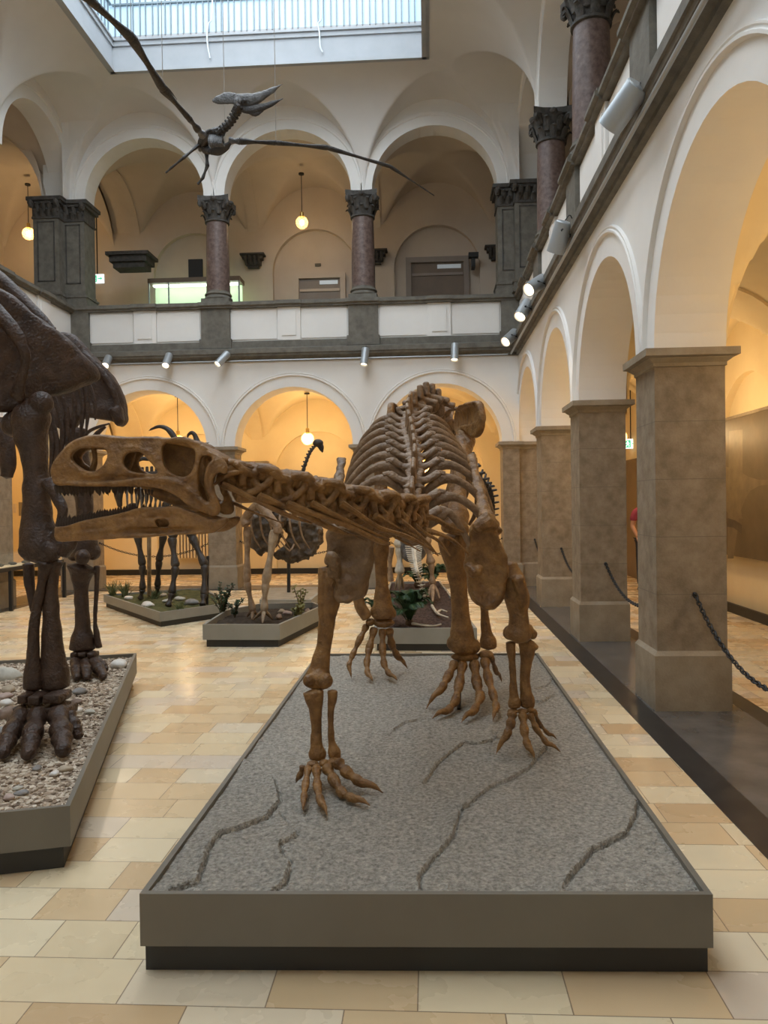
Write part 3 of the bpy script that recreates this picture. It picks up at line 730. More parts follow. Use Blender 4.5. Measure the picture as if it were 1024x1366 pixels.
# ---- skull
UV = lambda u, v: (60+u/3.938, 560+v/3.938)
SY_ = 2.93
def smooth2(L, n=4): 
    Q = [V((a, b_, 0)) for a, b_ in L]; k = len(Q); out = []
    for i in range(k):
        a, b_, c, d = Q[i-1], Q[i], Q[(i+1) % k], Q[(i+2) % k]
        for j in range(n):
            t = j/n; out.append(.5*((2*b_)+(c-a)*t+(2*a-5*b_+4*c-d)*t*t+(3*b_-a-3*c+d)*t**3))
    return [(p.x*.001, p.y*.001) for p in out]
def hw(u): return .028+.072*min(1, max(0, (u-40)/560))**.8
def s3(side, top=0):
    def f(x, y, d):
        u, v = x*1000, y*1000
        lean = (1-.25*max(0, (250-v)/170))            # sides lean in towards the roof
        p = A(*UV(u, v), SY_-hw(u)*lean)
        return p+V((0, (side+1)*hw(u)*lean+d, 0))
    return f
SK_OUT = [(35, 270), (42, 235), (75, 195), (110, 150), (150, 118), (200, 95), (260, 82), (330, 85), (420, 95), (500, 92), (560, 92), (620, 95), (680, 102), (730, 112), (790, 130), (850, 155), (900, 180), (935, 205), (955, 235), (960, 265), (945, 285), (912, 280), (890, 300), (882, 330), (887, 370), (905, 410), (918, 450), (920, 480), (905, 500), (870, 503), (840, 490), (790, 470), (740, 440), (690, 400), (640, 375), (590, 360), (530, 352), (470, 348), (400, 352), (300, 352), (200, 350), (120, 345), (70, 345), (48, 330), (38, 300)]
SK_H = [[(142, 190), (160, 165), (190, 150), (230, 148), (290, 150), (325, 165), (330, 195), (310, 235), (280, 265), (250, 272), (210, 262), (170, 235), (148, 212)],
        [(412, 215), (425, 185), (455, 170), (500, 170), (530, 195), (565, 235), (592, 270), (590, 283), (540, 283), (480, 278), (440, 262), (418, 240)],
        [(620, 150), (640, 120), (680, 110), (720, 118), (765, 140), (790, 170), (790, 215), (775, 265), (755, 292), (720, 300), (680, 285), (645, 265), (625, 225)],
        [(822, 200), (850, 190), (878, 200), (868, 235), (848, 270), (838, 330), (850, 380), (864, 410), (852, 440), (832, 425), (815, 380), (808, 310), (812, 250)]]
sm_ = M()
for sd in (-1, 1): sm_.plate([smooth2(SK_OUT)]+[smooth2(h) for h in SK_H], .006, .007, s3(sd))
def s2(u, v, sd, off=0): return s3(sd)(u*.001, v*.001, off)
ROOF = [(60, 215), (80, 190), (105, 160), (130, 135), (160, 118), (190, 105), (220, 96), (250, 92), (280, 92), (310, 93), (340, 95), (370, 98), (400, 102), (430, 104), (460, 104), (490, 103), (520, 102), (550, 102), (580, 103), (610, 105), (640, 108), (670, 112), (700, 118), (730, 124), (760, 132), (790, 142), (820, 153), (850, 168), (880, 182), (905, 197), (930, 215),             (50, 240), (45, 265), (48, 295), (55, 320), (75, 330), (100, 325), (75, 290), (80, 260)]
ROOF = [(a[0]+(c[0]-a[0])*k/3, a[1]+(c[1]-a[1])*k/3) for a, c in zip(ROOF, ROOF[1:]) for k in range(3) if abs(a[0]-c[0]) < 60]
for u, v in ROOF:
    sm_.tube([s2(u, v, -1, .002), s2(u, v, 0), s2(u, v, 1, -.002)], .0118, 1, 8)
for u, v, r in [(860, 240, .03), (900, 250, .03), (930, 262, .028), (840, 215, .03), (880, 215, .03)]: sm_.blob(s2(u, v, 0), (r, .045, r))
sm_.blob(s2(968, 262, 0), .02)
# relief along the rims
for L, r in (([(50, 330), (200, 338), (350, 335), (480, 322), (600, 315), (700, 330), (760, 370), (830, 430), (890, 480)], [.006, .009, .010, .011, .013, .014, .014, .013, .010]),
             ([(600, 290), (660, 312), (730, 325), (790, 290), (806, 230), (810, 170), (780, 140)], .008), ([(895, 215), (862, 260), (852, 330), (880, 400), (905, 470)], [.010, .011, .010, .009, .010]),
             ([(400, 150), (480, 145), (560, 180), (610, 250)], .007), ([(130, 230), (200, 285), (290, 290), (360, 230), (350, 150)], .007), ([(640, 108), (730, 105), (800, 128), (850, 160)], [.008, .012, .011, .008])):
    for sd in (-1, 1): sm_.tube([s2(u, v, sd, sd*.008) for u, v in L], r, 3, 8)
sm_.tube([s2(225, 140, 0, .0), s2(232, 200, .0, 0), s2(215, 262, 0, 0)], [.012, .010, .014], 3, 8)    # bar between the nostrils
sm_.tube([s2(500, 330, 1, -.02), s2(600, 380, .5), s2(700, 430, .4), s2(760, 450, .3)], [.02, .028, .028, .02], 3, 8, 1.4, (0, 0, 1))
sm_.tube([s2(480, 340, -.3, 0), s2(560, 380, -.3), s2(660, 420, -.2), s2(740, 440, -.2)], [.012, .022, .022, .014], 3, 8, 1.2, (0, 0, 1))
sm_.plate([smooth2([(600, 120), (700, 100), (800, 130), (880, 180), (900, 250), (880, 330), (880, 430), (860, 440), (820, 330), (760, 320), (660, 310), (610, 240)])], .012, .006, lambda x, y, d: A(*UV(x*1000, y*1000), SY_)+V((0, .012+d, 0)))
sm_.plate([smooth2([(380, 130), (470, 130), (470, 200), (430, 290), (390, 300), (370, 200)])], .010, .006, lambda x, y, d: A(*UV(x*1000, y*1000), SY_)+V((0, .0+d, 0)))
skull = sm_.build('skull', BN, sk, vox=.0042, sm=3, rough=.0016, rs=30)
# ---- lower jaw
J_OUT = [(58, 580), (65, 562), (110, 558), (200, 530), (300, 510), (380, 495), (440, 478), (500, 462), (560, 458), (620, 460), (680, 450), (740, 470), (800, 490), (850, 512), (900, 520), (940, 512), (962, 518), (955, 545), (930, 570), (890, 592), (840, 600), (760, 602), (680, 605), (600, 612), (500, 620), (400, 622), (300, 630), (200, 635), (120, 640), (75, 638), (58, 620), (55, 600)]
J_H = [(580, 520), (605, 512), (640, 522), (658, 545), (650, 565), (625, 573), (600, 565), (585, 545)]
jm = M()
def j3(side): return lambda x, y, d: A(*UV(x*1000, y*1000), SY_-hw(x*1000)*.92)+V((0, (side+1)*(hw(x*1000)*.92-.003)+d, 0))
for sd in (-1, 1):
    jm.plate([smooth2(J_OUT), smooth2(J_H)], .007, .009, j3(sd))
    jm.tube([j3(sd)(u*.001, v*.001, sd*.006) for u, v in ((90, 605), (250, 590), (420, 565), (560, 490), (680, 480), (760, 520), (860, 560), (930, 545))], [.008, .011, .012, .010, .010, .010, .012, .006], 3, 8)
for u, v in ((62, 575), (64, 600), (68, 622), (80, 600), (85, 625), (95, 580)): jm.tube([j3(-1)(u*.001, v*.001, 0), j3(1)(u*.001, v*.001, 0)], .014, 1, 8)
jaw = jm.build('lower_jaw', BN, sk, vox=.0045, sm=3, rough=.0016, rs=30)
tm = M().tube([(0, 0, .2), (0, 0, -.2), (.03, 0, -.62), (.10, 0, -1.0)], [.34, .36, .24, .03], 3, 7, .65, (0, 1, 0)).mesh('tooth'); tm.materials.append(MT['teeth'])
def tooth(p, h, flip, par):
    o = bpy.data.objects.new('tooth', tm); COL.objects.link(o); link_to(o, par); o.location = p
    o.rotation_euler = (0 if not flip else pi, random.uniform(-.12, .12), 0); o.scale = (h*.75, h*.6, h*random.uniform(.8, 1.12))
for sd, n in ((-1, 30), (1, 14)):
    for i in range(n):
        f = i/(n-1); u = 62+f*500; v = 350+(8 if f > .8 else 0)+f*f*12; tooth(s2(u, v+2, sd, 0), .040-.022*f, False, skull)
for sd, n in ((-1, 29), (1, 14)):
    for i in range(n):
        f = i/(n-1); u = 72+f*400; v = 560-f*90-6*sin(f*pi)*0; tooth(j3(sd)(u*.001, (560-f*93)*.001, 0), .036-.014*f, True, jaw)

# ---- neck vertebrae
def vertebra(mm, c, fw, upd, L, H, spine=.5, lean=0, arch=1.0, trans=0):
    """c centre of the centrum, fw unit vector towards the head, upd up; L length; H height of the whole bone"""
    s = fw.cross(upd).normalized(); upd = s.cross(fw).normalized()
    r = .044*(H/.15)
    mm.tube([c+fw*L*.5, c+fw*L*.36, c, c-fw*L*.4, c-fw*L*.5], [r, r*1.15, r*.72, r*1.2, r*1.05], 3, 12)
    top = c+upd*r*1.35
    mm.tube([top+fw*L*.42, top+upd*r*.1, top-fw*L*.38], [r*.8, r*1.05, r*.85], 3, 10, .85, upd); mm.tube([c+fw*L*.34+upd*r*.5, top+fw*L*.2], [r*.72, r*.72], 1, 10); mm.tube([c-fw*L*.34+upd*r*.5, top-fw*L*.2], [r*.72, r*.72], 1, 10)
    for sg in (-1, 1):
        mm.tube([top+fw*L*.1+s*sg*r*.5, top+fw*L*.45+s*sg*r*.95+upd*r*.1, top+fw*L*.68+s*sg*r*1.15+upd*r*.45], [r*.75, r*.62, r*.48], 3, 8, .62, upd)
        mm.tube([top+s*sg*r*.5+upd*r*.5, top-fw*L*.35+s*sg*r*.95+upd*r*.75, top-fw*L*.56+s*sg*r*1.0+upd*r*.45], [r*.8, r*.7, r*.5], 3, 8, .55, upd)
        mm.tube([c+s*sg*r*.6, c+fw*L*.25+s*sg*r*1.3-upd*r*.5], [r*.4, r*.3], 2, 8)
        mm.tube([c+upd*r*.9+s*sg*r*.5+fw*L*.1, c+s*sg*r*1.2+upd*r*.35-fw*L*.05], [r*.45, r*.3], 2, 8)
    for sg in (-1, 1):                                  # ridges framing the side hollows
        mm.tube([c+fw*L*.42+s*sg*r*.95-upd*r*.75, c+fw*L*.1+s*sg*r*1.15-upd*r*.25, c-fw*L*.2+s*sg*r*1.15+upd*r*.5, top-fw*L*.42+s*sg*r*.95+upd*r*.4], [r*.42, r*.34, r*.3, r*.4], 3, 8)
        mm.tube([c-fw*L*.45+s*sg*r*.7-upd*r*.3, c-fw*L*.1+s*sg*r*1.05-upd*r*.7, c+fw*L*.42+s*sg*r*1.0-upd*r*.9], [r*.5, r*.3, r*.45], 3, 8)
        mm.tube([top+fw*L*.45+s*sg*r*.9, c+fw*L*.35+s*sg*r*1.1+upd*r*.2], [r*.36, r*.34], 2, 8)
    st = top+upd*(H-r*2.5)
    mm.tube([top+upd*r*.4+fw*L*.18, st+fw*L*(.14)], [r*.3, r*.22], 2, 8); mm.tube([top+upd*r*.4-fw*L*.2, st-fw*L*(.22)], [r*.35, r*.25], 2, 8)
    for q in (-.28, -.2, -.12, -.04, .04, .12, .18): mm.tube([top+fw*L*q*1.1, st+fw*L*q-upd*abs(q)*.03], [r*.6, r*.3], 1, 8)
NK = [(338, 653, 3.00), (381, 663, 3.05), (420, 673, 3.12), (460, 683, 3.22), (497, 690, 3.33), (522, 695, 3.46), (540, 698, 3.60), (549, 698, 3.74)]
NP = [A(*p) for p in NK]
AT = A(303, 644, 2.97)
for i, p in enumerate(NP):
    a = NP[i-1] if i else AT; b_ = NP[i+1] if i < len(NP)-1 else A(552, 690, 3.88)
    fw = (a-b_).normalized(); L = (a-b_).length/2*.98
    mm = M(); vertebra(mm, p, fw, V((0, -.12, 1)), max(L, .135)*1.06, .158+.005*i)
    mm.build('neck_vertebra', BN, sk, vox=.004, sm=2, rough=.003, rs=24)
mm = M(); fw = (A(300, 640, 2.95)-A(340, 650, 3)).normalized()
mm.tube([A(292, 634, 2.95), A(303, 640, 2.96), A(320, 646, 2.99)], [.030, .042, .036], 3, 10)
mm.tube([A(286, 622, 2.93), A(300, 618, 2.93), A(325, 622, 2.96), A(350, 632, 2.99)], [.016, .034, .034, .016], 3, 8, .6, (0, 0, 1))
mm.tube([A(286, 646, 2.90), A(305, 632, 2.89), A(330, 628, 2.93)], [.010, .016, .008], 3, 8, .7, (0, 0, 1))
mm.build('neck_vertebra', BN, sk, vox=.0045, sm=3, rough=.002, rs=28)
for pts, r in (([(296, 645, 2.9), (335, 664, 2.93), (380, 686, 2.98), (416, 698, 3.05)], .0095), ([(305, 668, 3.04), (340, 684, 3.06), (378, 698, 3.1)], .005),
               ([(345, 662, 2.93), (380, 676, 2.98), (410, 690, 3.02), (440, 704, 3.1), (462, 713, 3.15)], .0105), ([(383, 672, 2.98), (420, 686, 3.02), (465, 702, 3.1), (505, 722, 3.2), (520, 726, 3.24)], .0105),
               ([(415, 672, 3.02), (445, 686, 3.05), (480, 704, 3.14), (519, 720, 3.25)], .010), ([(455, 672, 3.1), (475, 684, 3.12), (505, 704, 3.2), (540, 715, 3.3), (575, 732, 3.4)], .0105),
               ([(500, 688, 3.22), (528, 704, 3.3), (555, 718, 3.4), (578, 736, 3.5)], .0095), ([(533, 694, 3.36), (555, 710, 3.45), (570, 725, 3.52), (584, 741, 3.6)], .009),
               ([(552, 700, 3.5), (568, 712, 3.58), (585, 722, 3.68), (600, 741, 3.75)], .009), ([(566, 708, 3.62), (585, 712, 3.7), (605, 722, 3.8), (624, 738, 3.9)], .011),
               ([(562, 690, 3.72), (580, 692, 3.76), (600, 704, 3.84), (618, 710, 3.92)], .012), ([(420, 690, 3.2), (450, 705, 3.3), (490, 722, 3.35)], .006), ([(478, 640+40, 3.3), (520, 712, 3.45), (560, 735, 3.6)], .007)):
    P = [A(*q) for q in pts]; n = len(P); r *= 1.2
    bone(P, [r*1.6]+[r]*(n-2)+[r*.45], 'neck_rib', BN, sk, seg=8, flat=.75)
# ---- trunk vertebrae and ribs
SPN = [(548, 669, 3.88), (549, 645, 4.04), (551, 619, 4.22), (553, 599, 4.40), (552, 584, 4.58), (550, 572, 4.76), (548, 561, 4.93), (545, 551, 5.10), (543, 542, 5.28), (544, 534, 5.46), (547, 526, 5.64)]
SP = [A(*p) for p in SPN]                                  # tips of the neural spines
for i, p in enumerate(SP):
    a = SP[max(i-1, 0)]; b_ = SP[min(i+1, len(SP)-1)]; fw = (a-b_).normalized(); upd = fw.cross(V((0, 0, 1))).cross(fw).normalized()
    if upd.z < 0: upd = -upd
    s = V((1, 0, 0)); mm = M(); h = .10+.005*i; base = p-upd*h
    for q in (-.05, -.03, -.01, .01, .03, .05): mm.tube([base+fw*q, p+fw*q*.95], [.016, .012], 1, 8)
    mm.tube([p+fw*.055, p-fw*.065], .014, 1, 8)
    mm.tube([base+fw*.06, base-fw*.06], .032, 1, 10, .7, upd)
    c = base-upd*.07; mm.tube([c+fw*.075, c, c-fw*.075], [.055, .042, .058], 3, 12)
    mm.tube([base, c], .03, 1, 8)
    tl = .145-.003*i
    for sg in (-1, 1):
        mm.tube([base+s*sg*.01, base+s*sg*.07+upd*.005-fw*.01, base+s*sg*tl+upd*.035-fw*.035], [.044, .026, .029], 3, 10, .7, upd)
        mm.tube([base+s*sg*.02+fw*.03, base+s*sg*.045+fw*.085+upd*.012], [.02, .017], 2, 8, .6, upd)
        mm.tube([base+s*sg*.02-fw*.03, base+s*sg*.035-fw*.09+upd*.02], [.02, .017], 2, 8, .6, upd)
        mm.tube([base+s*sg*.03, c+s*sg*.05], [.018, .018], 1, 8)
    mm.build('back_vertebra', 'bone_pale', sk, vox=.006, sm=3, rough=.002, rs=25)
    if i < 10:
        for sg in (-1, 1):
            T = base+s*sg*tl+upd*.03-fw*.035
            W = (.23, .27, .30, .325, .335, .335, .32, .29, .25, .20)[i]; D = (.26, .40, .52, .60, .64, .64, .60, .52, .42, .30)[i]
            bk = V((0, .10+.02*i, 0)); X_ = s*sg
            if i == 0: pts = [c+X_*.05, T-V((0, 0, .035)), T+X_*.05+V((0, 0, -.02)), T+X_*.12+V((0, .02, -.12)), T+X_*.18+V((0, .03, -.27))]
            else:
                pts = [c+X_*.05+V((0, -.01, 0)), T+X_*.02-V((0, 0, .03)), T+X_*W*.42+V((0, .01, -D*.10)), T+X_*W*.78+bk*.25+V((0, 0, -D*.30)), T+X_*W*.96+bk*.6+V((0, 0, -D*.60)), T+X_*W*.93+bk+V((0, 0, -D*.86)), T+X_*W*.8+bk*1.15+V((0, 0, -D))]
            mm = M(); n = len(pts)
            mm.tube(pts, [.021, .029]+[.021]*(n-4)+[.016, .010], 5, 10, .78, (0, 1, 0))
            mm.tube([T+X_*.03-V((0, 0, .005)), T-X_*.005+V((0, 0, .006))], [.018, .016], 1, 8)
            mm.build('rib', 'bone_pale', sk)
# ---- sacrum, hips
SC = [A(552, 519, 5.84), A(560, 511, 5.96), A(568, 507, 6.08), A(576, 509, 6.2), A(584, 516, 6.3)]
for i, p in enumerate(SC):
    mm = M(); base = p-V((-.0, 0, .13)); s = V((.96, .25, 0)) if i else V((1, 0, 0))
    for q in (-.06, -.03, 0, .03, .06): mm.tube([base+V((0, q, 0)), p+V((.0, q*.9, -.02-.15*abs(q)))], [.03, .026], 1, 8)
    mm.tube([base+V((0, -.07, -.07)), base+V((0, .07, -.07))], .055, 1, 12)
    for sg in (-1, 1): mm.tube([base, base+V((sg*.07, 0, -.01)), base+V((sg*.13, 0, -.03))], [.035, .024, .03], 3, 8)
    mm.build('sacral_vertebra', 'bone_pale', sk, vox=.007, sm=4, rough=.003, rs=25)
for sg, X in ((1, .25), (-1, -.24)):
    mm = M(); c = V((X, 5.98, 2.17))
    ol = [(-.30, -.10), (-.40, -.02), (-.40, .10), (-.33, .17), (-.10, .17), (.12, .17), (.30, .13), (.36, .05), (.28, .0), (.15, -.04), (.12, -.16), (.04, -.19), (0, -.10), (-.07, -.08), (-.12, -.15), (-.20, -.20), (-.22, -.12), (-.14, -.02)]
    mm.plate([smooth2([(a*1000, b_*1000) for a, b_ in ol])], .012, .014, lambda x, y, d: c+V((d+sg*(.04*(-x*1.0)+(.42 if sg > 0 else .05)*max(0, -x-.1)), x, y)))
    mm.build('ilium', BN, sk, vox=.008, sm=4, rough=.006, rs=12)
    P = V((X, 5.86, 2.06))
    longbone(P, P+V((-sg*.10, -.25, -.55)), .06, .03, .05, 'pubis', BN, sk, vox=.008, flat=1.6, upv=(1, 0, 0))
    longbone(P+V((0, .15, 0)), P+V((-sg*.12, .55, -.50)), .06, .025, .04, 'ischium', BN, sk, vox=.008)
# ---- tail
TP = catmull([A(592, 548, 6.45), A(610, 590, 6.8), A(622, 614, 7.1), A(640, 640, 7.45), A(652, 655, 7.7), A(656, 680, 7.95), A(652, 705, 8.2), A(640, 735, 8.45)], 3)
for i, p in enumerate(TP):
    a = TP[max(i-1, 0)]; b_ = TP[min(i+1, len(TP)-1)]; d = (b_-a).normalized(); L = (b_-a).length/2; k = 1-.6*i/len(TP)
    mm = M(); mm.tube([p-d*L*.42, p, p+d*L*.42], [.055*k, .042*k, .055*k], 2, 10)
    s = d.cross(V((0, 0, 1))).normalized(); u_ = s.cross(d)
    for sg in (-1, 1): mm.tube([p, p+s*sg*.12*k-d*.02], [.03*k, .022*k], 1, 8, .7, (0, 0, 1))
    mm.tube([p, p+u_*.16*k+d*.05*k], [.02*k, .014*k], 1, 8); mm.tube([p, p-u_*.20*k+d*.08*k], [.018*k, .01*k], 1, 8)
    mm.build('tail_vertebra', 'dark_bone' if i > 2 else 'bone_pale', sk)
# ---- shoulder girdle
def px_plate(outl, Y, th, bev, name, mat, tilt=None, vox=.006, rough=.005, rs=10, sm=4, extra=None, holes=()):
    K = Y/FPX; sc = lambda L: [(a*K*1000, b_*K*1000) for a, b_ in L]
    cx_ = sum(p[0] for p in outl)/len(outl); cy_ = sum(p[1] for p in outl)/len(outl)
    def f(x, y, d):
        X_, Y_ = x/K, y/K; q = A(X_, Y_, Y)
        if tilt: q = q+V((0, tilt(X_-cx_, Y_-cy_), 0))
        return q+V((0, d, 0))
    mm = M().plate([smooth2(sc(outl))]+[smooth2(sc(h)) for h in holes], th, bev, f)
    if extra: extra(mm)
    return mm.build(name, mat, sk, vox=vox, sm=sm, rough=rough, rs=rs)
def ex(mm):
    mm.tube([A(628, 607, 4.62), A(634, 630, 4.5), A(641, 660, 4.3), A(648, 690, 4.08), A(655, 712, 3.98)], [.030, .026, .030, .042, .06], 4, 12, .55, (0, 1, 0))
    mm.tube([A(634, 706, 3.9), A(648, 696, 3.92), A(662, 703, 3.94)], [.025, .05, .03], 3, 10)
    mm.tube([A(624, 752, 3.9), A(632, 762, 3.88), A(640, 756, 3.9)], [.028, .036, .025], 3, 10)
    mm.tube([A(660, 716, 3.95), A(668, 745, 3.97), A(672, 770, 4.0)], [.03, .035, .035], 3, 10, .6)
px_plate([(634, 698), (647, 693), (659, 695), (664, 713), (673, 744), (676, 757), (678, 777), (672, 800), (662, 812), (655, 814), (642, 811), (629, 800), (623, 782), (623, 767), (619, 757), (621, 747), (624, 726), (628, 708)], 3.95, .018, .022, 'shoulder_blade', BN, lambda x, y: .0022*abs(x), extra=ex, rough=.012, rs=11)
def ex(mm):
    mm.tube([A(456, 612, 4.38), A(452, 640, 4.2), A(450, 670, 4.0), A(450, 700, 3.82), A(455, 722, 3.72)], [.028, .024, .028, .04, .05], 4, 12, .55, (0, 1, 0))
    mm.tube([A(440, 740, 3.62), A(448, 752, 3.62), A(446, 770, 3.64)], [.03, .035, .03], 3, 10)
px_plate([(437, 706), (455, 700), (478, 704), (499, 712), (497, 740), (494, 766), (489, 785), (484, 797), (470, 804), (459, 805), (448, 802), (442, 793), (447, 780), (439, 769), (438, 757), (431, 752), (436, 735), (434, 720)], 3.66, .018, .022, 'shoulder_blade', 'mottled_bone', lambda x, y: .0022*abs(x), extra=ex, rough=.014, rs=11)
# ---- front legs
def pxbone(pts, Y, name, mat=BN, flat=.8, vox=.006, rough=.003, extra=None, upv=(0, 1, 0), rs=14, sm=3):
    """pts (px, py, half width px[, Y]) down a limb bone"""
    P = [A(q[0], q[1], q[3] if len(q) > 3 else Y) for q in pts]; R = [q[2]/FPX*(q[3] if len(q) > 3 else Y) for q in pts]
    mm = M().tube(P, R, 4, 18, flat, upv)
    if extra: extra(mm)
    return mm.build(name, mat, sk, vox=vox, sm=sm, rough=rough, rs=rs)
bl_ = lambda x, y, Y, r, fl=.8: (A(x, y, Y), (r/FPX*Y, r/FPX*Y*fl, r/FPX*Y))
def ex(mm):
    for q in ((412, 908, 3.66, 9), (433, 908, 3.66, 11), (424, 906, 3.69, 14)): mm.blob(*bl_(*q))
    mm.tube([A(431, 758, 3.72), A(429, 780, 3.7), A(428, 805, 3.7), A(430, 835, 3.7)], [.028, .02, .018, .012], 3, 8)
pxbone([(440, 756, 9), (441, 775, 13), (440, 800, 14), (436, 830, 11.5), (432, 860, 10), (427, 885, 13), (424, 903, 18), (423, 916, 17)], 3.72, 'humerus', extra=ex)
pxbone([(418, 923, 14), (419, 930, 13), (421, 950, 8.8), (422, 970, 7.2), (422, 992, 8.5), (423, 1005, 12.5), (423, 1012, 11)], 3.66, 'radius', flat=.75)
pxbone([(443, 922, 7), (443, 932, 6.2), (441, 950, 4.6), (441, 970, 4), (442, 990, 5.2), (446, 1004, 9), (447, 1012, 8)], 3.66, 'ulna', flat=.9)
for x, y, r in ((417, 1019, 8), (432, 1018, 7), (445, 1016, 8)):
    M().blob(A(x, y, 3.62), (r*.0037, .03, .016)).build('wrist_bone', BN, sk, vox=.005, sm=2, rough=.003)
def hand(L, Y0, r, nm, kinds=None, zt=PZ+.018):
    for k, P in enumerate(L):
        tip = at(P[-1][0], P[-1][1], Z=zt); n = len(P)-1; pts = []
        for j, (x, y) in enumerate(P):
            f = (j/n)**.85; pts.append(A(x, y, Y0+(tip.y-Y0)*f))
        pts[-1] = tip
        digit(pts, r[k]*1.15, nm, BN, sk, rough=.002)
hand([[(404, 1022), (400, 1034), (394, 1045)], [(411, 1024), (407, 1048), (405, 1064), (404, 1084)], [(422, 1024), (423, 1050), (427, 1068), (437, 1090)],
      [(436, 1023), (446, 1042), (456, 1058), (468, 1064), (495, 1076)], [(450, 1017), (462, 1030), (478, 1042), (511, 1058)]], 3.6, [.016, .018, .021, .027, .028], 'finger')
def ex(mm):
    for q in ((680, 844, 4.12, 10), (700, 842, 4.12, 12), (710, 846, 4.14, 7), (692, 832, 4.15, 12)): mm.blob(*bl_(*q))
    mm.tube([A(690, 770, 4.0), A(697, 795, 4.02), A(698, 820, 4.06)], [.035, .03, .02], 3, 8)
pxbone([(678, 752, 12), (682, 775, 18), (689, 798, 17), (691, 818, 13), (692, 832, 14), (691, 846, 18), (690, 853, 16)], 4.08, 'humerus', extra=ex)
pxbone([(681, 857, 7), (681, 865, 6.5), (683, 885, 5), (684, 905, 4.6), (685, 925, 6), (686, 938, 9), (686, 944, 8)], 4.14, 'radius')
def ex(mm): mm.tube([A(704, 860, 4.14), A(717, 864, 4.14)], [.036, .014], 2, 8, .7, (0, 1, 0))
pxbone([(702, 857, 11), (703, 868, 10.5), (701, 888, 7.5), (700, 905, 6.8), (701, 922, 8), (703, 935, 10), (703, 943, 9)], 4.16, 'ulna', extra=ex)
for x, y, r in ((684, 949, 8), (697, 949, 8), (708, 947, 6)):
    M().blob(A(x, y, 4.13), (r*.004, .03, .014)).build('wrist_bone', BN, sk, vox=.005, sm=2, rough=.003)
hand([[(683, 952), (681, 966), (677, 978), (661, 1007)], [(697, 953), (699, 975), (703, 993), (714, 1013)], [(706, 952), (715, 972), (728, 990), (749, 1005)], [(712, 948), (719, 966), (730, 978), (744, 988)]], 4.12, [.026, .024, .018, .014], 'finger')
# ---- hind legs
def hindleg(hip, knee, tib, fib, Yt):
    longbone(hip, knee, .085, .05, .085, 'femur', BN, sk, vox=.009, rough=.005, split=(0, 1), knobs=[(.02, (0, -.02, .0), .075)])
hindleg(V((.28, 5.92, 2.10)), A(607, 706, 5.02), 0, 0, 0)
hindleg(V((-.36, 5.92, 2.10)), A(507, 712, 5.75), 0, 0, 0)
def ex(mm):
    for q in ((592, 722, 5.1, 9), (614, 722, 5.12, 11), (618, 862, 5.2, 15), (606, 858, 5.2, 11), (630, 862, 5.2, 11)): mm.blob(*bl_(*q))
pxbone([(603, 716, 20), (605, 732, 19), (609, 760, 14), (612, 790, 11.5), (614, 820, 12), (616, 845, 16), (617, 862, 18), (617, 869, 16)], 5.2, 'tibia', extra=ex, vox=.008)
pxbone([(640, 735, 8), (644, 780, 5.5), (646, 815, 5.5), (648, 840, 7), (651, 856, 11.5), (651, 864, 11)], 5.3, 'fibula', vox=.008)
for x, y, a, b_ in ((620, 876, .098, .035), (648, 873, .05, .03)): M().blob(A(x, y, 5.22), (a, .055, b_)).build('ankle_bone', BN, sk, vox=.007, sm=3, rough=.005)
def foot(L, Y0, r):
    for k, P in enumerate(L):
        tip = at(P[-1][0], P[-1][1], Z=PZ+.015); n = len(P)-1
        pts = [A(x, y, Y0+(tip.y-Y0)*(j/n)) for j, (x, y) in enumerate(P)]; pts[-1] = tip
        digit(pts, r[k], 'toe', BN, sk, vox=.006)
foot([[(607, 884), (597, 903), (590, 917), (568, 946)], [(617, 884), (612, 914), (607, 936), (598, 947), (575, 960)], [(632, 884), (636, 912), (641, 930), (632, 948), (614, 965)],
      [(646, 880), (651, 905), (658, 928), (662, 943), (657, 963)], [(655, 876), (661, 895), (670, 913)]], 5.2, [.036, .038, .040, .036, .022])
def ex(mm):
    for q in ((502, 816, 5.95, 9), (520, 818, 5.95, 9)): mm.blob(*bl_(*q))
pxbone([(506, 716, 13), (507, 730, 12), (508, 755, 8.5), (509, 778, 8.5), (510, 800, 12), (511, 818, 16), (511, 824, 15)], 5.95, 'tibia', extra=ex, vox=.008)
pxbone([(492, 735, 6), (482, 770, 6), (478, 792, 7.5), (480, 808, 8), (490, 824, 8)], 5.92, 'fibula', vox=.008)
for x, y, a, b_ in ((512, 831, .09, .035), (494, 830, .04, .03)): M().blob(A(x, y, 5.95), (a, .055, b_)).build('ankle_bone', BN, sk, vox=.007, sm=3, rough=.005)
foot([[(489, 834), (479, 854), (470, 874), (465, 888), (469, 907)], [(499, 838), (492, 866), (489, 884), (490, 898), (498, 911)], [(510, 840), (510, 868), (512, 886), (518, 898), (531, 909)], [(519, 840), (522, 860), (529, 874), (544, 893)]], 5.95, [.030, .034, .034, .036])
# steel support behind the right hind foot
M().tube([A(612, 880, 5.3), at(612, 946, Z=PZ)], .014, 1, 8).build('support_rod', 'dark_bone', sk)

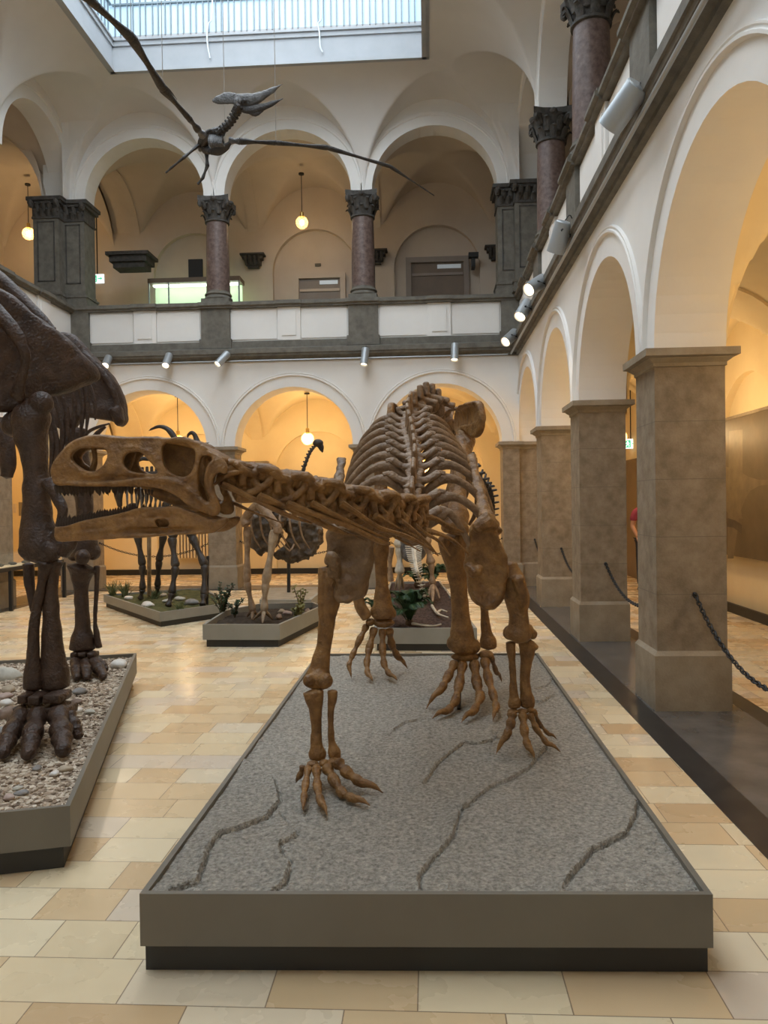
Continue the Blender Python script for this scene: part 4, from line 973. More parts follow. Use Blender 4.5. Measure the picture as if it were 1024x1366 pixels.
# ================================================================== MAMMOTH ON THE GRAVEL PLATFORM
c1, c2 = V((-1.60, 3.31)), V((-2.65, 6.81)); e = (c2-c1).normalized(); q = V((-e.y, e.x))
mp, minn = platform('gravel_platform', 'grey platform filled with pale gravel and stones carrying the dark mammoth skeleton', [tuple(c1), tuple(c2), tuple(c2+q*3.2), tuple(c1+q*3.2)], .106, .285)
MT['gravel'] = organic('pale_gravel', (.36, .30, .23), (.60, .52, .42), 30, .8, .3, 120, c3=(.72, .69, .62))
t_ = MT['gravel'].node_tree
vo = t_.nodes.new('ShaderNodeTexVoronoi'); vo.inputs['Scale'].default_value = 42; tc_ = t_.nodes.new('ShaderNodeTexCoord'); t_.links.new(tc_.outputs['Object'], vo.inputs['Vector'])
sp_ = t_.nodes.new('ShaderNodeSeparateColor'); t_.links.new(vo.outputs['Color'], sp_.inputs[0]); rp_ = [n for n in t_.nodes if n.type == 'VALTORGB'][0]
for e_, p_, c_ in zip(rp_.color_ramp.elements, (0.0, .5, 1.0), ((.13, .085, .055, 1), (.42, .33, .24, 1), (.66, .58, .47, 1))): e_.position = p_; e_.color = c_
t_.links.new(sp_.outputs[0], rp_.inputs[0])
gp = M(); gb = M()
ICO = [V(v).normalized() for v in ((0, 0, 1), (.9, 0, .45), (.28, .85, .45), (-.72, .53, .45), (-.72, -.53, .45), (.28, -.85, .45), (.72, .53, -.45), (-.28, .85, -.45), (-.9, 0, -.45), (-.28, -.85, -.45), (.72, -.53, -.45), (0, 0, -1))]
ICF = [(0, 1, 2), (0, 2, 3), (0, 3, 4), (0, 4, 5), (0, 5, 1), (1, 6, 2), (2, 7, 3), (3, 8, 4), (4, 9, 5), (5, 10, 1), (6, 7, 2), (7, 8, 3), (8, 9, 4), (9, 10, 5), (10, 6, 1), (11, 7, 6), (11, 8, 7), (11, 9, 8), (11, 10, 9), (11, 6, 10)]
rg = random.Random(3); k = 0
gx0, gx1 = -4.3, -1.55
while k < 15000:
    x, y = rg.uniform(-4.6, -1.5), rg.uniform(3.1, 6.9)
    if not inside((x, y), minn): continue
    k += 1; s = rg.uniform(.008, .017); a = rg.uniform(0, 6.28); ca, sa = cos(a), sin(a); l = rg.uniform(1, 1.6); f = rg.uniform(.5, .8)
    vs = [(x+(v.x*l*ca-v.y*sa)*s, y+(v.x*l*sa+v.y*ca)*s, .245+s*.4+v.z*s*f+rg.uniform(0, .004)) for v in ICO]; gp.add(vs, ICF)
g = gp.build('gravel', 'gravel', mp, 30); g['kind'] = 'stuff'
M().prism(inset(minn, .002), .2, .25).build('gravel_bed', 'gravel', mp, 30)
def rock(mm, c, r, seed, f=.6):
    R = Matrix.Rotation(seed*1.7, 3, 'Z'); k0 = len(mm.v); mm.blob((0, 0, 0), (r*1.15, r*.8, r*f), R, 18, 12)
    for i in range(k0, len(mm.v)):
        v = V(mm.v[i]); v *= 1+.35*noise.noise(v/r*1.1+V((seed*3.1, 0, 0)))+.12*noise.noise(v/r*3+V((seed, 5, 0))); mm.v[i] = tuple(v+V(c))
    return mm
STC = dict(white=((.62, .58, .52), (.78, .75, .70)), tan=((.36, .29, .21), (.48, .40, .30)), brown=((.17, .12, .09), (.30, .22, .17)), grey=((.20, .19, .18), (.32, .31, .30)), pink=((.40, .29, .25), (.52, .41, .36)), pale=((.45, .43, .37), (.60, .58, .51)))
for kk, (a, b_) in STC.items(): MT['st_'+kk] = organic(kk+'_stone', a, b_, 14, .7, .3, 60)
for i, (px, py, w_, kd, lb) in enumerate([
    (159, 887, 13, 'white', 'white oval stone in the back right corner of the gravel platform'), (10, 903, 15, 'pale', 'large pale angular rock at the left edge behind the mammoth foot'),
    (12, 920, 10, 'tan', 'flat tan stone below the large pale rock at the left edge'), (6, 929, 9, 'pink', 'flat pinkish stone at the left edge of the gravel'), (9, 938, 10, 'white', 'flat white stone at the left edge of the gravel'),
    (7, 955, 13, 'brown', 'chunky brown rock left of the front mammoth foot'), (4, 975, 11, 'grey', 'grey brown stone touching the front mammoth foot at the left edge'),
    (106, 923, 9, 'grey', 'light grey stone right of the front mammoth ankle'), (103, 936, 8, 'brown', 'brown stone right of the front mammoth foot, above a white one'), (104, 948, 8, 'white', 'white stone close right of the front mammoth foot'),
    (120, 949, 7, 'pale', 'pale green grey stone lying free to the right of the mammoth foot'), (49, 1024, 7, 'grey', 'small grey pebble in front of the middle mammoth toes'),
    (87, 1025, 8.5, 'tan', 'tan brown pebble right in front of the mammoth foot beside a whitish one'), (73, 1031, 7.5, 'white', 'whitish pebble touching the tan pebble in the front gravel'),
    (29, 1057, 8, 'grey', 'dark grey flat pebble near the front board of the gravel platform'), (12, 1062, 8, 'pink', 'pinkish flat pebble beside the dark grey pebble near the front board'), (24, 1050, 6, 'pale', 'small pale pebble behind the dark grey flat pebble')]):
    p = at(px, py, Z=.27); r = w_/FPX*p.y
    o = rock(M(), (0, 0, 0), r, i+1, .5 if i not in (1, 5) else .8).build('stone', 'st_'+kd, None, 60); o.location = (p.x, p.y, .262+r*.22); tag(o, lb, 'stone', 'larger stones lying in the gravel')
mk = thing('mammoth_skeleton', 'towering dark brown mammoth skeleton at the left edge standing on pale gravel', 'skeleton', (-2.6, 5.2, .265))
MB = 'mammoth'
def mbone(pts, Y, name, flat=.85, vox=.010, rough=.006, extra=None, upv=(0, 1, 0), par=None, mat=MB, rs=9, sm=3):
    P = [A(q[0], q[1], q[3] if len(q) > 3 else Y) for q in pts]; R = [q[2]/FPX*(q[3] if len(q) > 3 else Y) for q in pts]
    mm = M().tube(P, R, 4, 18, flat, upv)
    if extra: extra(mm)
    return mm.build(name, mat, par or mk, vox=vox, sm=sm, rough=rough, rs=rs)
def mplate(outl, Y, th, bev, name, tilt=lambda x, y: 0, extra=None, par=None, mat=MB, vox=.012, rough=.012, rs=6, holes=(), sm=4):
    K = Y/FPX; sc = lambda L: [(a*K*1000, b_*K*1000) for a, b_ in L]
    cx_ = sum(p[0] for p in outl)/len(outl); cy_ = sum(p[1] for p in outl)/len(outl)
    f = lambda x, y, d: A(x/K, y/K, Y)+V((0, d+tilt(x/K-cx_, y/K-cy_), 0))
    mm = M().plate([smooth2(sc(outl))]+[smooth2(sc(h)) for h in holes], th, bev, f)
    if extra: extra(mm)
    return mm.build(name, mat, par or mk, vox=vox, sm=sm, rough=rough, rs=rs)
def ex(mm):
    mm.tube([A(-20, 395, 4.35), A(10, 432, 4.3), A(28, 458, 4.3), A(34, 482, 4.32), A(28, 508, 4.35), A(22, 530, 4.4)], [.04, .05, .04, .035, .035, .06], 4, 10, .6, (0, 1, 0))
mplate([(-60, 350), (-20, 366), (0, 383), (15, 392), (30, 406), (60, 434), (85, 462), (100, 488), (92, 500), (70, 516), (45, 530), (30, 545), (5, 552), (-20, 548), (-50, 520), (-70, 440)], 4.5, .03, .03, 'shoulder_blade', lambda x, y: .004*x, ex)
def ex(mm):
    for q in ((55, 538, 4.42, 17), (20, 566, 4.5, 19), (36, 556, 4.5, 20), (36, 735, 4.4, 12), (60, 742, 4.4, 13), (84, 728, 4.4, 11), (70, 735, 4.4, 14)): mm.blob(*bl_(*q))
    mm.tube([A(62, 640, 4.4), A(76, 665, 4.38), A(84, 680, 4.36), A(80, 700, 4.38), A(74, 722, 4.4)], [.04, .035, .03, .03, .04], 4, 12, .6, (0, 1, 0))
    mm.tube([A(95, 716, 4.36), A(92, 728, 4.36), A(84, 740, 4.38)], [.035, .045, .03], 3, 10)
mbone([(46, 536, 18), (42, 556, 27), (41, 580, 23), (45, 605, 19), (48, 630, 17), (49, 660, 19), (50, 690, 21), (52, 712, 26), (55, 730, 29), (57, 745, 25)], 4.45, 'humerus', extra=ex)
mbone([(72, 748, 14), (70, 765, 10), (68, 785, 10), (68, 815, 12), (69, 850, 14), (71, 880, 17), (73, 900, 20), (74, 917, 20)], 4.45, 'ulna')
mbone([(61, 750, 13), (58, 762, 8), (55, 780, 6), (50, 805, 7), (46, 835, 8), (44, 870, 9.5), (44, 898, 13), (45, 918, 14)], 4.4, 'radius')
mbone([(38, 752, 9), (39, 775, 7), (42, 800, 6), (46, 822, 4)], 4.6, 'ulna_process')
def mfoot(cols, toes, Y, k):
    for (x, y, w_, h_) in cols: 
        mm = M().blob(A(x, y, Y), (w_/FPX*Y, .05*k, h_/FPX*Y)); mm.box(*sorted((A(x-w_*.75, y, Y).x, A(x+w_*.75, y, Y).x)), Y-.045*k, Y+.045*k, *sorted((A(x, y+h_*.75, Y).z, A(x, y-h_*.75, Y).z)))
        mm.build('wrist_bone', MB, mk, vox=.009, sm=4, rough=.004, rs=15)
    for P, r in toes:
        tip = at(P[-1][0], P[-1][1], Z=.29); n = len(P)-1; pts = [A(x, y, Y-.03+(tip.y-Y)*(j/n)) for j, (x, y) in enumerate(P)]; pts[-1] = tip
        mm = M()
        pts = [pts[0], pts[0].lerp(pts[-1], .62)+V((0, 0, .012)), pts[-1]] ; n = 2
        for j in range(n):
            a, b_ = pts[j], pts[j+1]; rr = r*(1-.1*j); mm.tube([a.lerp(b_, .04), a.lerp(b_, .2), a.lerp(b_, .5), a.lerp(b_, .8), a.lerp(b_, .96)], [rr*.85, rr, rr*.76, rr*(1.0 if j < n-1 else .72), rr*(.85 if j < n-1 else .42)], 3, 12)
        mm.build('toe', MB, mk, vox=.009, sm=3, rough=.004, rs=15)
mfoot([(38, 929, 9, 8), (54, 930, 10, 8), (77, 929, 15, 8), (33, 944, 9, 7), (52, 945, 10, 7), (77, 944, 14, 7), (92, 947, 6, 8)],
      [([(31, 949), (22, 975), (10, 992), (1, 1010)], .056), ([(20, 957), (10, 976), (3, 996)], .038), ([(52, 949), (47, 975), (44, 990), (36, 1012)], .060), ([(77, 949), (78, 975), (81, 988), (85, 1007)], .066), ([(91, 951), (97, 968), (106, 986)], .042)], 4.36, 1.9)
# far front leg
mplate([(66, 452), (80, 447), (95, 446), (108, 455), (120, 470), (135, 487), (150, 505), (160, 530), (164, 553), (163, 563), (155, 569), (147, 562), (130, 559), (112, 558), (98, 575), (80, 570), (60, 540), (56, 490)], 6.3, .03, .03, 'shoulder_blade', lambda x, y: .002*x,
       lambda mm: (mm.tube([A(155, 545, 6.28), A(158, 560, 6.28), (A(155, 566, 6.28))], [.06, .05, .03], 3, 10), mm.tube([A(88, 456, 6.26), A(120, 480, 6.24), A(146, 512, 6.24), A(160, 548, 6.26)], [.02, .03, .03, .03], 4, 10, .5, (0, 1, 0))))
def ex(mm):
    for q in ((99, 738, 6.2, 11), (124, 736, 6.2, 12), (111, 730, 6.2, 12)): mm.blob(*bl_(*q))
mbone([(100, 575, 16), (104, 600, 14), (110, 640, 13), (113, 680, 12), (113, 705, 13), (112, 725, 20), (112, 742, 21)], 6.2, 'humerus', extra=ex)
M().blob(A(110, 743, 6.05), (.062, .062, .065)).build('elbow_knob', MB, mk, vox=.01, sm=2, rough=.004)
mbone([(110, 757, 22), (108, 768, 15), (108, 785, 10), (109, 810, 9.5), (110, 835, 11), (110, 855, 17), (110, 866, 18)], 6.2, 'radius')
mbone([(129, 755, 5), (129, 770, 3.5), (128, 800, 3), (127, 830, 3), (129, 850, 4.5), (132, 864, 5)], 6.2, 'ulna', vox=.007)
mfoot([(101, 873, 6, 5), (112, 873, 7, 5), (124, 873, 7, 5), (106, 880, 8, 4), (122, 880, 9, 4)], [([(100, 882), (101, 893), (102, 906)], .045), ([(113, 884), (113, 895), (116, 905)], .05), ([(124, 883), (130, 893), (139, 904)], .05), ([(130, 880), (137, 888), (143, 895)], .035)], 6.15, 1.2)
for pts, r in (([(85, 488), (101, 508), (110, 530), (110, 556), (107, 582)], .03), ([(95, 484), (110, 506), (116, 532), (117, 552), (115, 576)], .028), ([(70, 500), (83, 528), (89, 550), (90, 575), (88, 602)], .034), ([(62, 510), (76, 540), (83, 568), (83, 590), (80, 612)], .034),
               ([(56, 520), (68, 556), (76, 590), (76, 610), (72, 628)], .036), ([(104, 486), (118, 510), (126, 536), (127, 560)], .024), ([(64, 560), (70, 590), (66, 640)], .036), ([(92, 500), (99, 530), (99, 560), (96, 590)], .03)):
    Y = 5.4; r *= .6; P = [A(x, y, Y) for x, y in pts]; n = len(P); M().tube(P, [r]*(n-1)+[r*.5], 4, 9, .7, (0, 1, 0)).build('rib', MB, mk)
M().tube([A(108, 592, 5.6), A(117, 577, 5.55), A(130, 570, 5.5), A(146, 565, 5.5)], [.012, .013, .012, .006], 4, 8).build('breastbone', MB, mk)
M().tube([A(118, 594, 5.7), A(128, 580, 5.7), A(140, 569, 5.7)], [.02, .02, .014], 3, 8).build('breastbone', MB, mk)
M().tube([A(-4, 560, 5.2), A(8, 590, 5.2), A(11, 618, 5.2), A(9, 636, 5.2)], [.05, .06, .06, .045], 4, 10, .6, (0, 1, 0)).build('rib', MB, mk)
M().tube([A(-60, 330, 5.3), A(0, 372, 5.3), A(50, 420, 5.3), A(72, 440, 5.3)], [.06, .05, .04, .02], 4, 10).build('backbone', MB, mk)

# ================================================================== GIANT DEER
Zd = .2
dp, dinn = platform('planted_platform', 'low grey platform with moss and stones under the black deer legs', [tuple(at(*p, Z=Zd).xy) for p in ((138, 793), (213, 817), (306, 804))]+[(-3.9, 13.1)], .075, Zd, 'boardl', .03, .03)
MT['moss'] = organic('mossy_ground', (.05, .055, .02), (.14, .13, .05), 9, .95, .8, 90, c3=(.26, .22, .15), dist=.02)
ground(dp, dinn, .165, 'moss', lambda x, y: .035*noise.noise(V((x*4, y*4, 1)))+.012*noise.noise(V((x*17, y*17, 1))), .04)
for i, (px, py, r, kd, lb) in enumerate([(197, 806, .10, 'white', 'white grey rock at the front left of the deer platform'), (223, 801, .07, 'pale', 'flat pale stone between the deer legs'), (256, 803, .12, 'grey', 'long grey rock behind the rightmost deer leg'), (172, 797, .07, 'white', 'small white stone left of the deer legs'), (240, 798, .07, 'pale', 'flat pale stone right of the third deer leg'), (218, 793, .06, 'tan', 'tan stone behind the second deer leg')]):
    p = at(px, py, Z=.2); o = rock(M(), (0, 0, 0), r, i+31, .5).build('stone', 'st_'+kd, None, 60); o.location = (p.x, p.y, .19); tag(o, lb, 'stone', 'stones on the deer platform')
MT['leaf'] = organic('dark_green_leaves', (.012, .03, .010), (.035, .075, .025), 12, .5, 0, c3=(.07, .13, .045))
MT['dryleaf'] = organic('yellow_green_leaves', (.12, .12, .04), (.28, .26, .10), 12, .6, 0)
MT['grass'] = organic('dry_green_grass', (.07, .09, .03), (.16, .17, .07), 12, .7, 0)
MT['stem'] = organic('brown_stem', (.08, .05, .03), (.15, .10, .06), 12, .7, 0)
def tuft(px, py, Z, h, n, spread, lb, mat='grass', grp=None):
    p = at(px, py, Z=Z); mm = M()
    for j in range(n):
        a = rg.uniform(0, 6.28); l = h*rg.uniform(.5, 1); s = spread*rg.uniform(.2, 1); b0 = p+V((rg.uniform(-.04, .04), rg.uniform(-.04, .04), -.03))
        mm.tube([b0, b0+V((cos(a)*s*.4, sin(a)*s*.4, l*.6)), b0+V((cos(a)*s, sin(a)*s, l))], [.007, .006, .002], 3, 4)
    return tag(mm.build('grass_tuft', mat), lb, 'plant', grp)
for px, py, h, lb in ((150, 793, .26, 'grass tuft at the left end of the deer platform'), (166, 794, .28, 'grass tuft left of the first deer leg'), (240, 812, .14, 'low green tuft in front of the third deer leg'), (206, 796, .15, 'low green tuft beside the tan support pole'), (232, 795, .14, 'low tuft behind the third deer leg')):
    tuft(px, py, .2, h, 34, h*.7, lb, 'grass', 'grass tufts on the deer platform')
dk = thing('deer_skeleton', 'black giant deer skeleton with sweeping antlers behind the brown skull', 'skeleton', (-4.1, 11.3, .17))
DB = 'deer'; 
def leg(pts, Y, r, par, mat):
    P = [A(*q, Y) for q in pts]; n = len(P)-1
    for i in range(n):
        a, b_ = P[i], P[i+1]; k = r*(1-.12*i)
        M().tube([a, a.lerp(b_, .12), a.lerp(b_, .5), a.lerp(b_, .88), b_], [k*.9, k*1.1, k*.62, k*1.05, k*.85], 3, 9).build(('upper_leg_bone', 'lower_leg_bone', 'foot_bone', 'toe_bone', 'toe_bone')[i], mat, par)
def hoofleg(pts, Y, r):
    tip = at(*pts[-1], Z=.19); n = len(pts)-1; P = [A(*q, Y+(tip.y-Y)*j/n) for j, q in enumerate(pts)]
    for i in range(n):
        a, b_ = P[i], P[i+1]; k = r*(1-.1*i)
        M().tube([a, a.lerp(b_, .1), a.lerp(b_, .5), a.lerp(b_, .9), b_], [k*.9, k*1.15, k*.65, k*1.1, k*.85], 3, 9).build(('upper_leg_bone', 'lower_leg_bone', 'cannon_bone', 'foot_bone', 'hoof')[i], DB, dk)
hoofleg([(176, 672), (183, 712), (190, 754), (190, 786), (187, 799)], 11.5, .062); hoofleg([(222, 670), (218, 714), (212, 748), (210, 782), (210, 793)], 11.9, .062)
hoofleg([(244, 672), (229, 717), (234, 756), (229, 792), (224, 809)], 11.0, .066); hoofleg([(246, 676), (256, 716), (273, 754), (272, 794), (270, 808)], 11.2, .066)
M().tube([A(277, 742, 11.1), at(276, 806, Z=.18)], .022, 1, 8).build('support_rod', 'blackm', dk)
M().tube([A(198.6, 680, 11.3), at(199, 795, Z=.18)], .032, 1, 10).build('support_pole', 'tan_pale', dk)
DS = catmull([A(166, 640, 11.6), A(190, 634, 11.5), A(215, 632, 11.4), A(240, 628, 11.2), A(256, 634, 11.1)], 4)
M().tube(DS, .05, 1, 8).build('backbone', DB, dk)
for i, p in enumerate(DS[1:-3]):
    M().tube([p+V((0, 0, .12)), p], [.02, .03], 1, 6).build('back_spine', DB, dk)
    for sg in (-1, 1):
        M().tube([p, p+V((.03, sg*.15, -.05)), p+V((.06, sg*.24, -.28)), p+V((.04, sg*.17, -.5))], [.018, .018, .018, .012], 3, 7).build('rib', 'grey_bone' if sg < 0 else DB, dk)
M().tube([A(166, 640, 11.6), A(158, 655, 11.6), A(160, 676, 11.6)], [.10, .12, .06], 3, 10, .6).build('pelvis', DB, dk, vox=.02, sm=3)
M().tube([A(240, 632, 11.2), A(248, 655, 11.1), A(245, 674, 11.1)], [.10, .08, .06], 3, 10, .5).build('shoulder_blade', DB, dk)
M().tube([A(256, 634, 11.1), A(262, 618, 11.0), A(258, 604, 10.9)], [.07, .055, .06], 3, 9).build('neck_bones', DB, dk)
M().tube([A(258, 600, 10.9), A(268, 604, 10.7), A(280, 614, 10.4)], [.09, .08, .035], 4, 10, .8).build('skull', DB, dk, vox=.012, sm=3)
def antler(main, tines, Y):
    mm = M().tube([A(*q, Y) for q in main[0]], main[1], 4, 8)
    for P, r in tines: mm.tube([A(*q, Y) for q in P], r, 4, 7)
    mm.build('antler', DB, dk, vox=.009, sm=2)
antler(([(256, 600), (245, 594), (236, 588), (228, 577), (221, 571), (212, 569), (203, 572), (198, 575)], [.03, .03, .045, .045, .035, .026, .018, .006]), [([(236, 590), (225, 596), (214, 600)], [.04, .03, .01]), ([(210, 606), (200, 612), (188, 612), (178, 618), (168, 622)], [.02, .03, .035, .03, .01]), ([(256, 600), (230, 604), (210, 606)], [.03, .03, .02])], 10.9)
antler(([(262, 600), (268, 596), (263, 589), (260, 581), (256, 577), (251, 580), (250, 586)], [.03, .045, .045, .035, .028, .02, .006]), [([(262, 598), (272, 595), (283, 598), (292, 603)], [.04, .04, .035, .01]), ([(263, 590), (272, 592), (279, 590)], [.03, .02, .006])], 10.8)

# ================================================================== BIRD IN THE PLANTER
Zb = .26
bp_, binn = platform('planter_platform', 'grey six sided planter with dark soil in front of the bird legs', [tuple(at(*p, Z=Zb).xy) for p in ((270, 833), (373, 833), (430, 808), (418, 803), (345, 805), (300, 814))], .085, Zb, 'boardl', .035, .03)
MT['soil'] = organic('dark_soil', (.022, .016, .012), (.07, .05, .035), 20, .95, .8, 90, c3=(.16, .11, .07), dist=.02)
ground(bp_, binn, .19, 'soil', lambda x, y: .03*noise.noise(V((x*5, y*5, 1)))+.015*noise.noise(V((x*21, y*21, 1))), .035)
lp, linn = platform('low_platform', 'empty low pale platform behind the planter', [tuple(at(*p, Z=.15).xy) for p in ((346, 800), (415, 800), (430, 788), (424, 783), (358, 784))], .03, .15, 'boardl', .02, .05)
M().prism(linn, .12, .148).build('top_panel', 'pbase', lp, 30)
mo = thing('bird_skeleton', 'tan skeleton of a tall flightless bird with raised neck in the planter', 'skeleton', (-2.0, 9.3, .2))
YB_ = 9.2
leg([(330, 703), (329, 776), (337, 815)], YB_+.15, .05, mo, 'moa'); leg([(366, 708), (354, 778), (352, 815)], YB_-.1, .054, mo, 'tan_pale')
for cx_, cy_, Y0, tips, mt in ((337, 815, YB_+.15, ((330, 822), (336, 826), (343, 821)), 'moa'), (352, 815, YB_-.1, ((338, 827), (350, 831), (363, 826)), 'tan_pale')):
    for tx, ty in tips:
        tp = at(tx, ty, Z=.215); b0 = A(cx_, cy_, Y0); M().tube([b0, b0.lerp(tp, .5)+V((0, 0, .01)), tp], [.03, .022, .01], 3, 8).build('toe', mt, mo)
for q, Y0 in (((327, 690), YB_+.1), ((368, 700), YB_-.1)):
    mm = M().tube([A(345, 672, YB_), A(*q, Y0), A(q[0]+2, q[1]+10, Y0)], [.06, .05, .07], 3, 10); mm.build('thigh_bone', 'bone_pale', mo, vox=.012, sm=2)
mplate([(334, 688), (345, 680), (362, 676), (380, 684), (378, 705), (374, 722), (362, 732), (350, 739), (340, 735), (336, 715)], YB_+.5, .05, .05, 'pelvis', par=mo, mat='brown_carcass', rough=.05, rs=11, vox=.016)
mplate([(376, 690), (395, 692), (415, 690), (427, 702), (428, 722), (420, 738), (408, 745), (395, 749), (372, 746), (368, 738), (384, 722)], YB_+.7, .05, .06, 'breastbone', par=mo, mat='brown_carcass', rough=.05, rs=11, vox=.016)
for i in range(6):
    x = 340+i*13; M().tube([A(x, 672, YB_+.3), A(x-6, 690, YB_+.1), A(x-2, 715, YB_+.15), A(x+8, 732, YB_+.3)], [.014, .014, .012, .008], 3, 7).build('rib', 'moa', mo)
M().tube([A(392, 726, YB_+.3), A(386, 735, YB_+.2), A(374, 722, YB_+.1)], [.012, .012, .008], 2, 6).build('rib', 'moa', mo)
BNK = catmull([A(398, 676, YB_+.3), A(399, 655, YB_+.3), A(402, 636, YB_+.3), A(408, 617, YB_+.3), A(414, 603, YB_+.3), A(421, 594, YB_+.3)], 3)
for i, p in enumerate(BNK):
    d = (BNK[min(i+1, len(BNK)-1)]-BNK[max(i-1, 0)]).normalized(); k = 1-.03*i
    M().tube([p-d*.03, p, p+d*.03], [.036*k, .022*k, .034*k], 2, 8).tube([p, p+V((-.05*k, 0, .015))], [.018, .008], 1, 6).build('neck_vertebra', DB, mo)
mm = M().blob(A(424, 591, YB_+.3), (.07, .05, .05)); mm.tube([A(426, 592, YB_+.3), A(429, 596, YB_+.3), A(431, 603, YB_+.3)], [.04, .03, .006], 3, 8); mm.tube([A(425, 594, YB_+.3), A(427, 599, YB_+.3), A(430, 604, YB_+.3)], [.025, .018, .005], 3, 8)
mm.build('skull', DB, mo, vox=.007, sm=2)
M().tube([A(395, 676, YB_+.3), A(370, 670, YB_+.3), A(340, 675, YB_+.3)], [.05, .07, .05], 3, 10).build('backbone', 'grey_bone', mo, vox=.012, sm=3, rough=.01)
pl = thing('support_stand', 'thin dark metal pole with angled arms standing on the low platform', 'stand', tuple(at(385, 790, Z=.15)))
q = at(385, 790, Z=.15); M().tube([q, A(385, 722, q.y)], .03, 1, 8).build('pole', 'blackm', pl)
M().tube([A(385, 727, q.y), A(376, 715, q.y)], .018, 1, 6).build('arm', 'blackm', pl); M().tube([A(385, 727, q.y), A(395, 716, q.y)], .018, 1, 6).build('arm', 'blackm', pl)
def leafy(px, py, Z, h, nb, lb, leaf='leaf', spread=.16, ls=.035, seed=1):
    p = at(px, py, Z=Z); t = thing('potted_plant' if False else 'leafy_plant', lb, 'plant', tuple(p)); r_ = random.Random(seed); st = M(); lf = M()
    for j in range(nb):
        a = r_.uniform(0, 6.28); s = spread*r_.uniform(.3, 1); l = h*r_.uniform(.55, 1); P = catmull([p-V((0, 0, .03)), p+V((cos(a)*s*.4, sin(a)*s*.4, l*.5)), p+V((cos(a)*s, sin(a)*s, l))], 6)
        st.tube(P, [.008]+[.005]*(len(P)-2)+[.003], 1, 5)
        for q in P[3:]:
            for k in range(3):
                b_ = r_.uniform(0, 6.28); d = V((cos(b_), sin(b_), r_.uniform(-.3, .7))).normalized(); u = d.orthogonal().normalized()
                lf.add([q, q+d*ls*.5+u*ls*.3, q+d*ls, q+d*ls*.5-u*ls*.3], [(0, 1, 2, 3)])
    st.build('stem', 'stem', t); lf.build('foliage', leaf, t, False)
leafy(297, 822, .2, .42, 16, 'dark green twiggy plant in the left corner of the planter', seed=4)
leafy(313, 822, .2, .24, 6, 'smaller dark green plant beside the bird foot', seed=9)
leafy(401, 822, .2, .42, 3, 'thin plant with drooping yellow green leaves on the planter', 'dryleaf', .12, .05, 5)
leafy(397, 826, .2, .20, 6, 'low withered tuft of leaves beside the pale bird foot', 'dryleaf', .08, .05, 6)
rg2 = random.Random(8)
for i, (px, py, kd, lb) in enumerate(((372, 824, 'brown', 'brown cone like lump beside the pale bird foot in the planter'), (383, 819, 'pink', 'reddish lump in the middle of the planter soil'), (410, 816, 'brown', 'brown lump near the right edge of the planter'), (376, 817, 'tan', 'tan lump behind the pale bird foot'))):
    p = at(px, py, Z=.2); o = rock(M(), (0, 0, 0), .05, 60+i, .7).build('stone', 'st_'+kd, None, 60); o.location = (p.x, p.y, .21); tag(o, lb, 'stone', 'lumps on the planter soil')

# ================================================================== REAR PLATFORM WITH CYCADS
rp_, rinn = platform('mulch_platform', 'grey platform covered with brown bark mulch behind the big skeleton feet', [tuple(at(*p, Z=.25).xy) for p in ((498, 838), (636, 838), (587, 775), (520, 776))], .08, .25, 'boardl', .035, .03)
MT['mulch'] = organic('brown_bark_mulch', (.02, .011, .009), (.14, .085, .065), 34, .95, 1, 70, c3=(.36, .26, .20), dist=.05)
ground(rp_, rinn, .22, 'mulch', lambda x, y: .05*noise.noise(V((x*1.6, y*1.6, 1)))+.02*noise.noise(V((x*9, y*9, 1)))+.012*noise.noise(V((x*34, y*34, 1))), .035)
def cycad(px, py, h, n, lb, seed, Z=.25):
    p = at(px, py, Z=Z); t = thing('cycad_plant', lb, 'plant', tuple(p), 'cycads on the mulch platform'); r_ = random.Random(seed)
    mm = M().blob(p, (.05, .05, .06)); mm.build('trunk', 'stem', t)
    for j in range(n):
        a = 2*pi*j/n+r_.uniform(-.2, .2); el = r_.uniform(.45, 1.25); L = h*r_.uniform(.8, 1.1); d = V((cos(a), sin(a), 0))
        P = catmull([p, p+d*L*.35*cos(el)+V((0, 0, L*.5*sin(el)+.05)), p+d*L*.7*cos(el)+V((0, 0, L*.75*sin(el)+.05)), p+d*L*cos(el)*1.05+V((0, 0, L*.75*sin(el)))], 13)
        f = M(); f.tube(P, [.008]*(len(P)-1)+[.003], 1, 4); s = d.cross(V((0, 0, 1)))
        for i in range(5, len(P)-1):
            dd = (P[i+1]-P[i]).normalized(); w_ = L*.30*sin(pi*min(1, (i)/(len(P)-1))*.85+.3)
            for sg in (-1, 1):
                tip = P[i]+s*sg*w_*.75+dd*w_*.65-V((0, 0, w_*.12)); m_ = P[i].lerp(tip, .5)+V((0, 0, .012))
                f.add([P[i]-dd*.004, m_-dd*.005, tip, m_+dd*.005, P[i]+dd*.004], [(0, 1, 2, 3, 4)])
        f.build('frond', 'leaf', t, False)
cycad(546, 832, .44, 18, 'dark green cycad in the front of the mulch platform', 3)
cycad(577, 781, .40, 12, 'dark green cycad at the back right of the mulch platform', 5)
cycad(556, 780, .32, 9, 'small dark green cycad behind the white tail', 6)
cycad(504, 826, .28, 10, 'small green cycad half hidden behind the far hind foot', 7)
ws = thing('dinosaur_skeleton', 'small pale skeleton seen from behind with white tail hanging to the mulch', 'skeleton', (-.1, 10.8, .22))
WT_ = catmull([A(551, 722, 10.9), A(552, 738, 10.6), A(554, 752, 10.4), A(558, 768, 10.2), (at(566, 795, Z=.27))], 6)
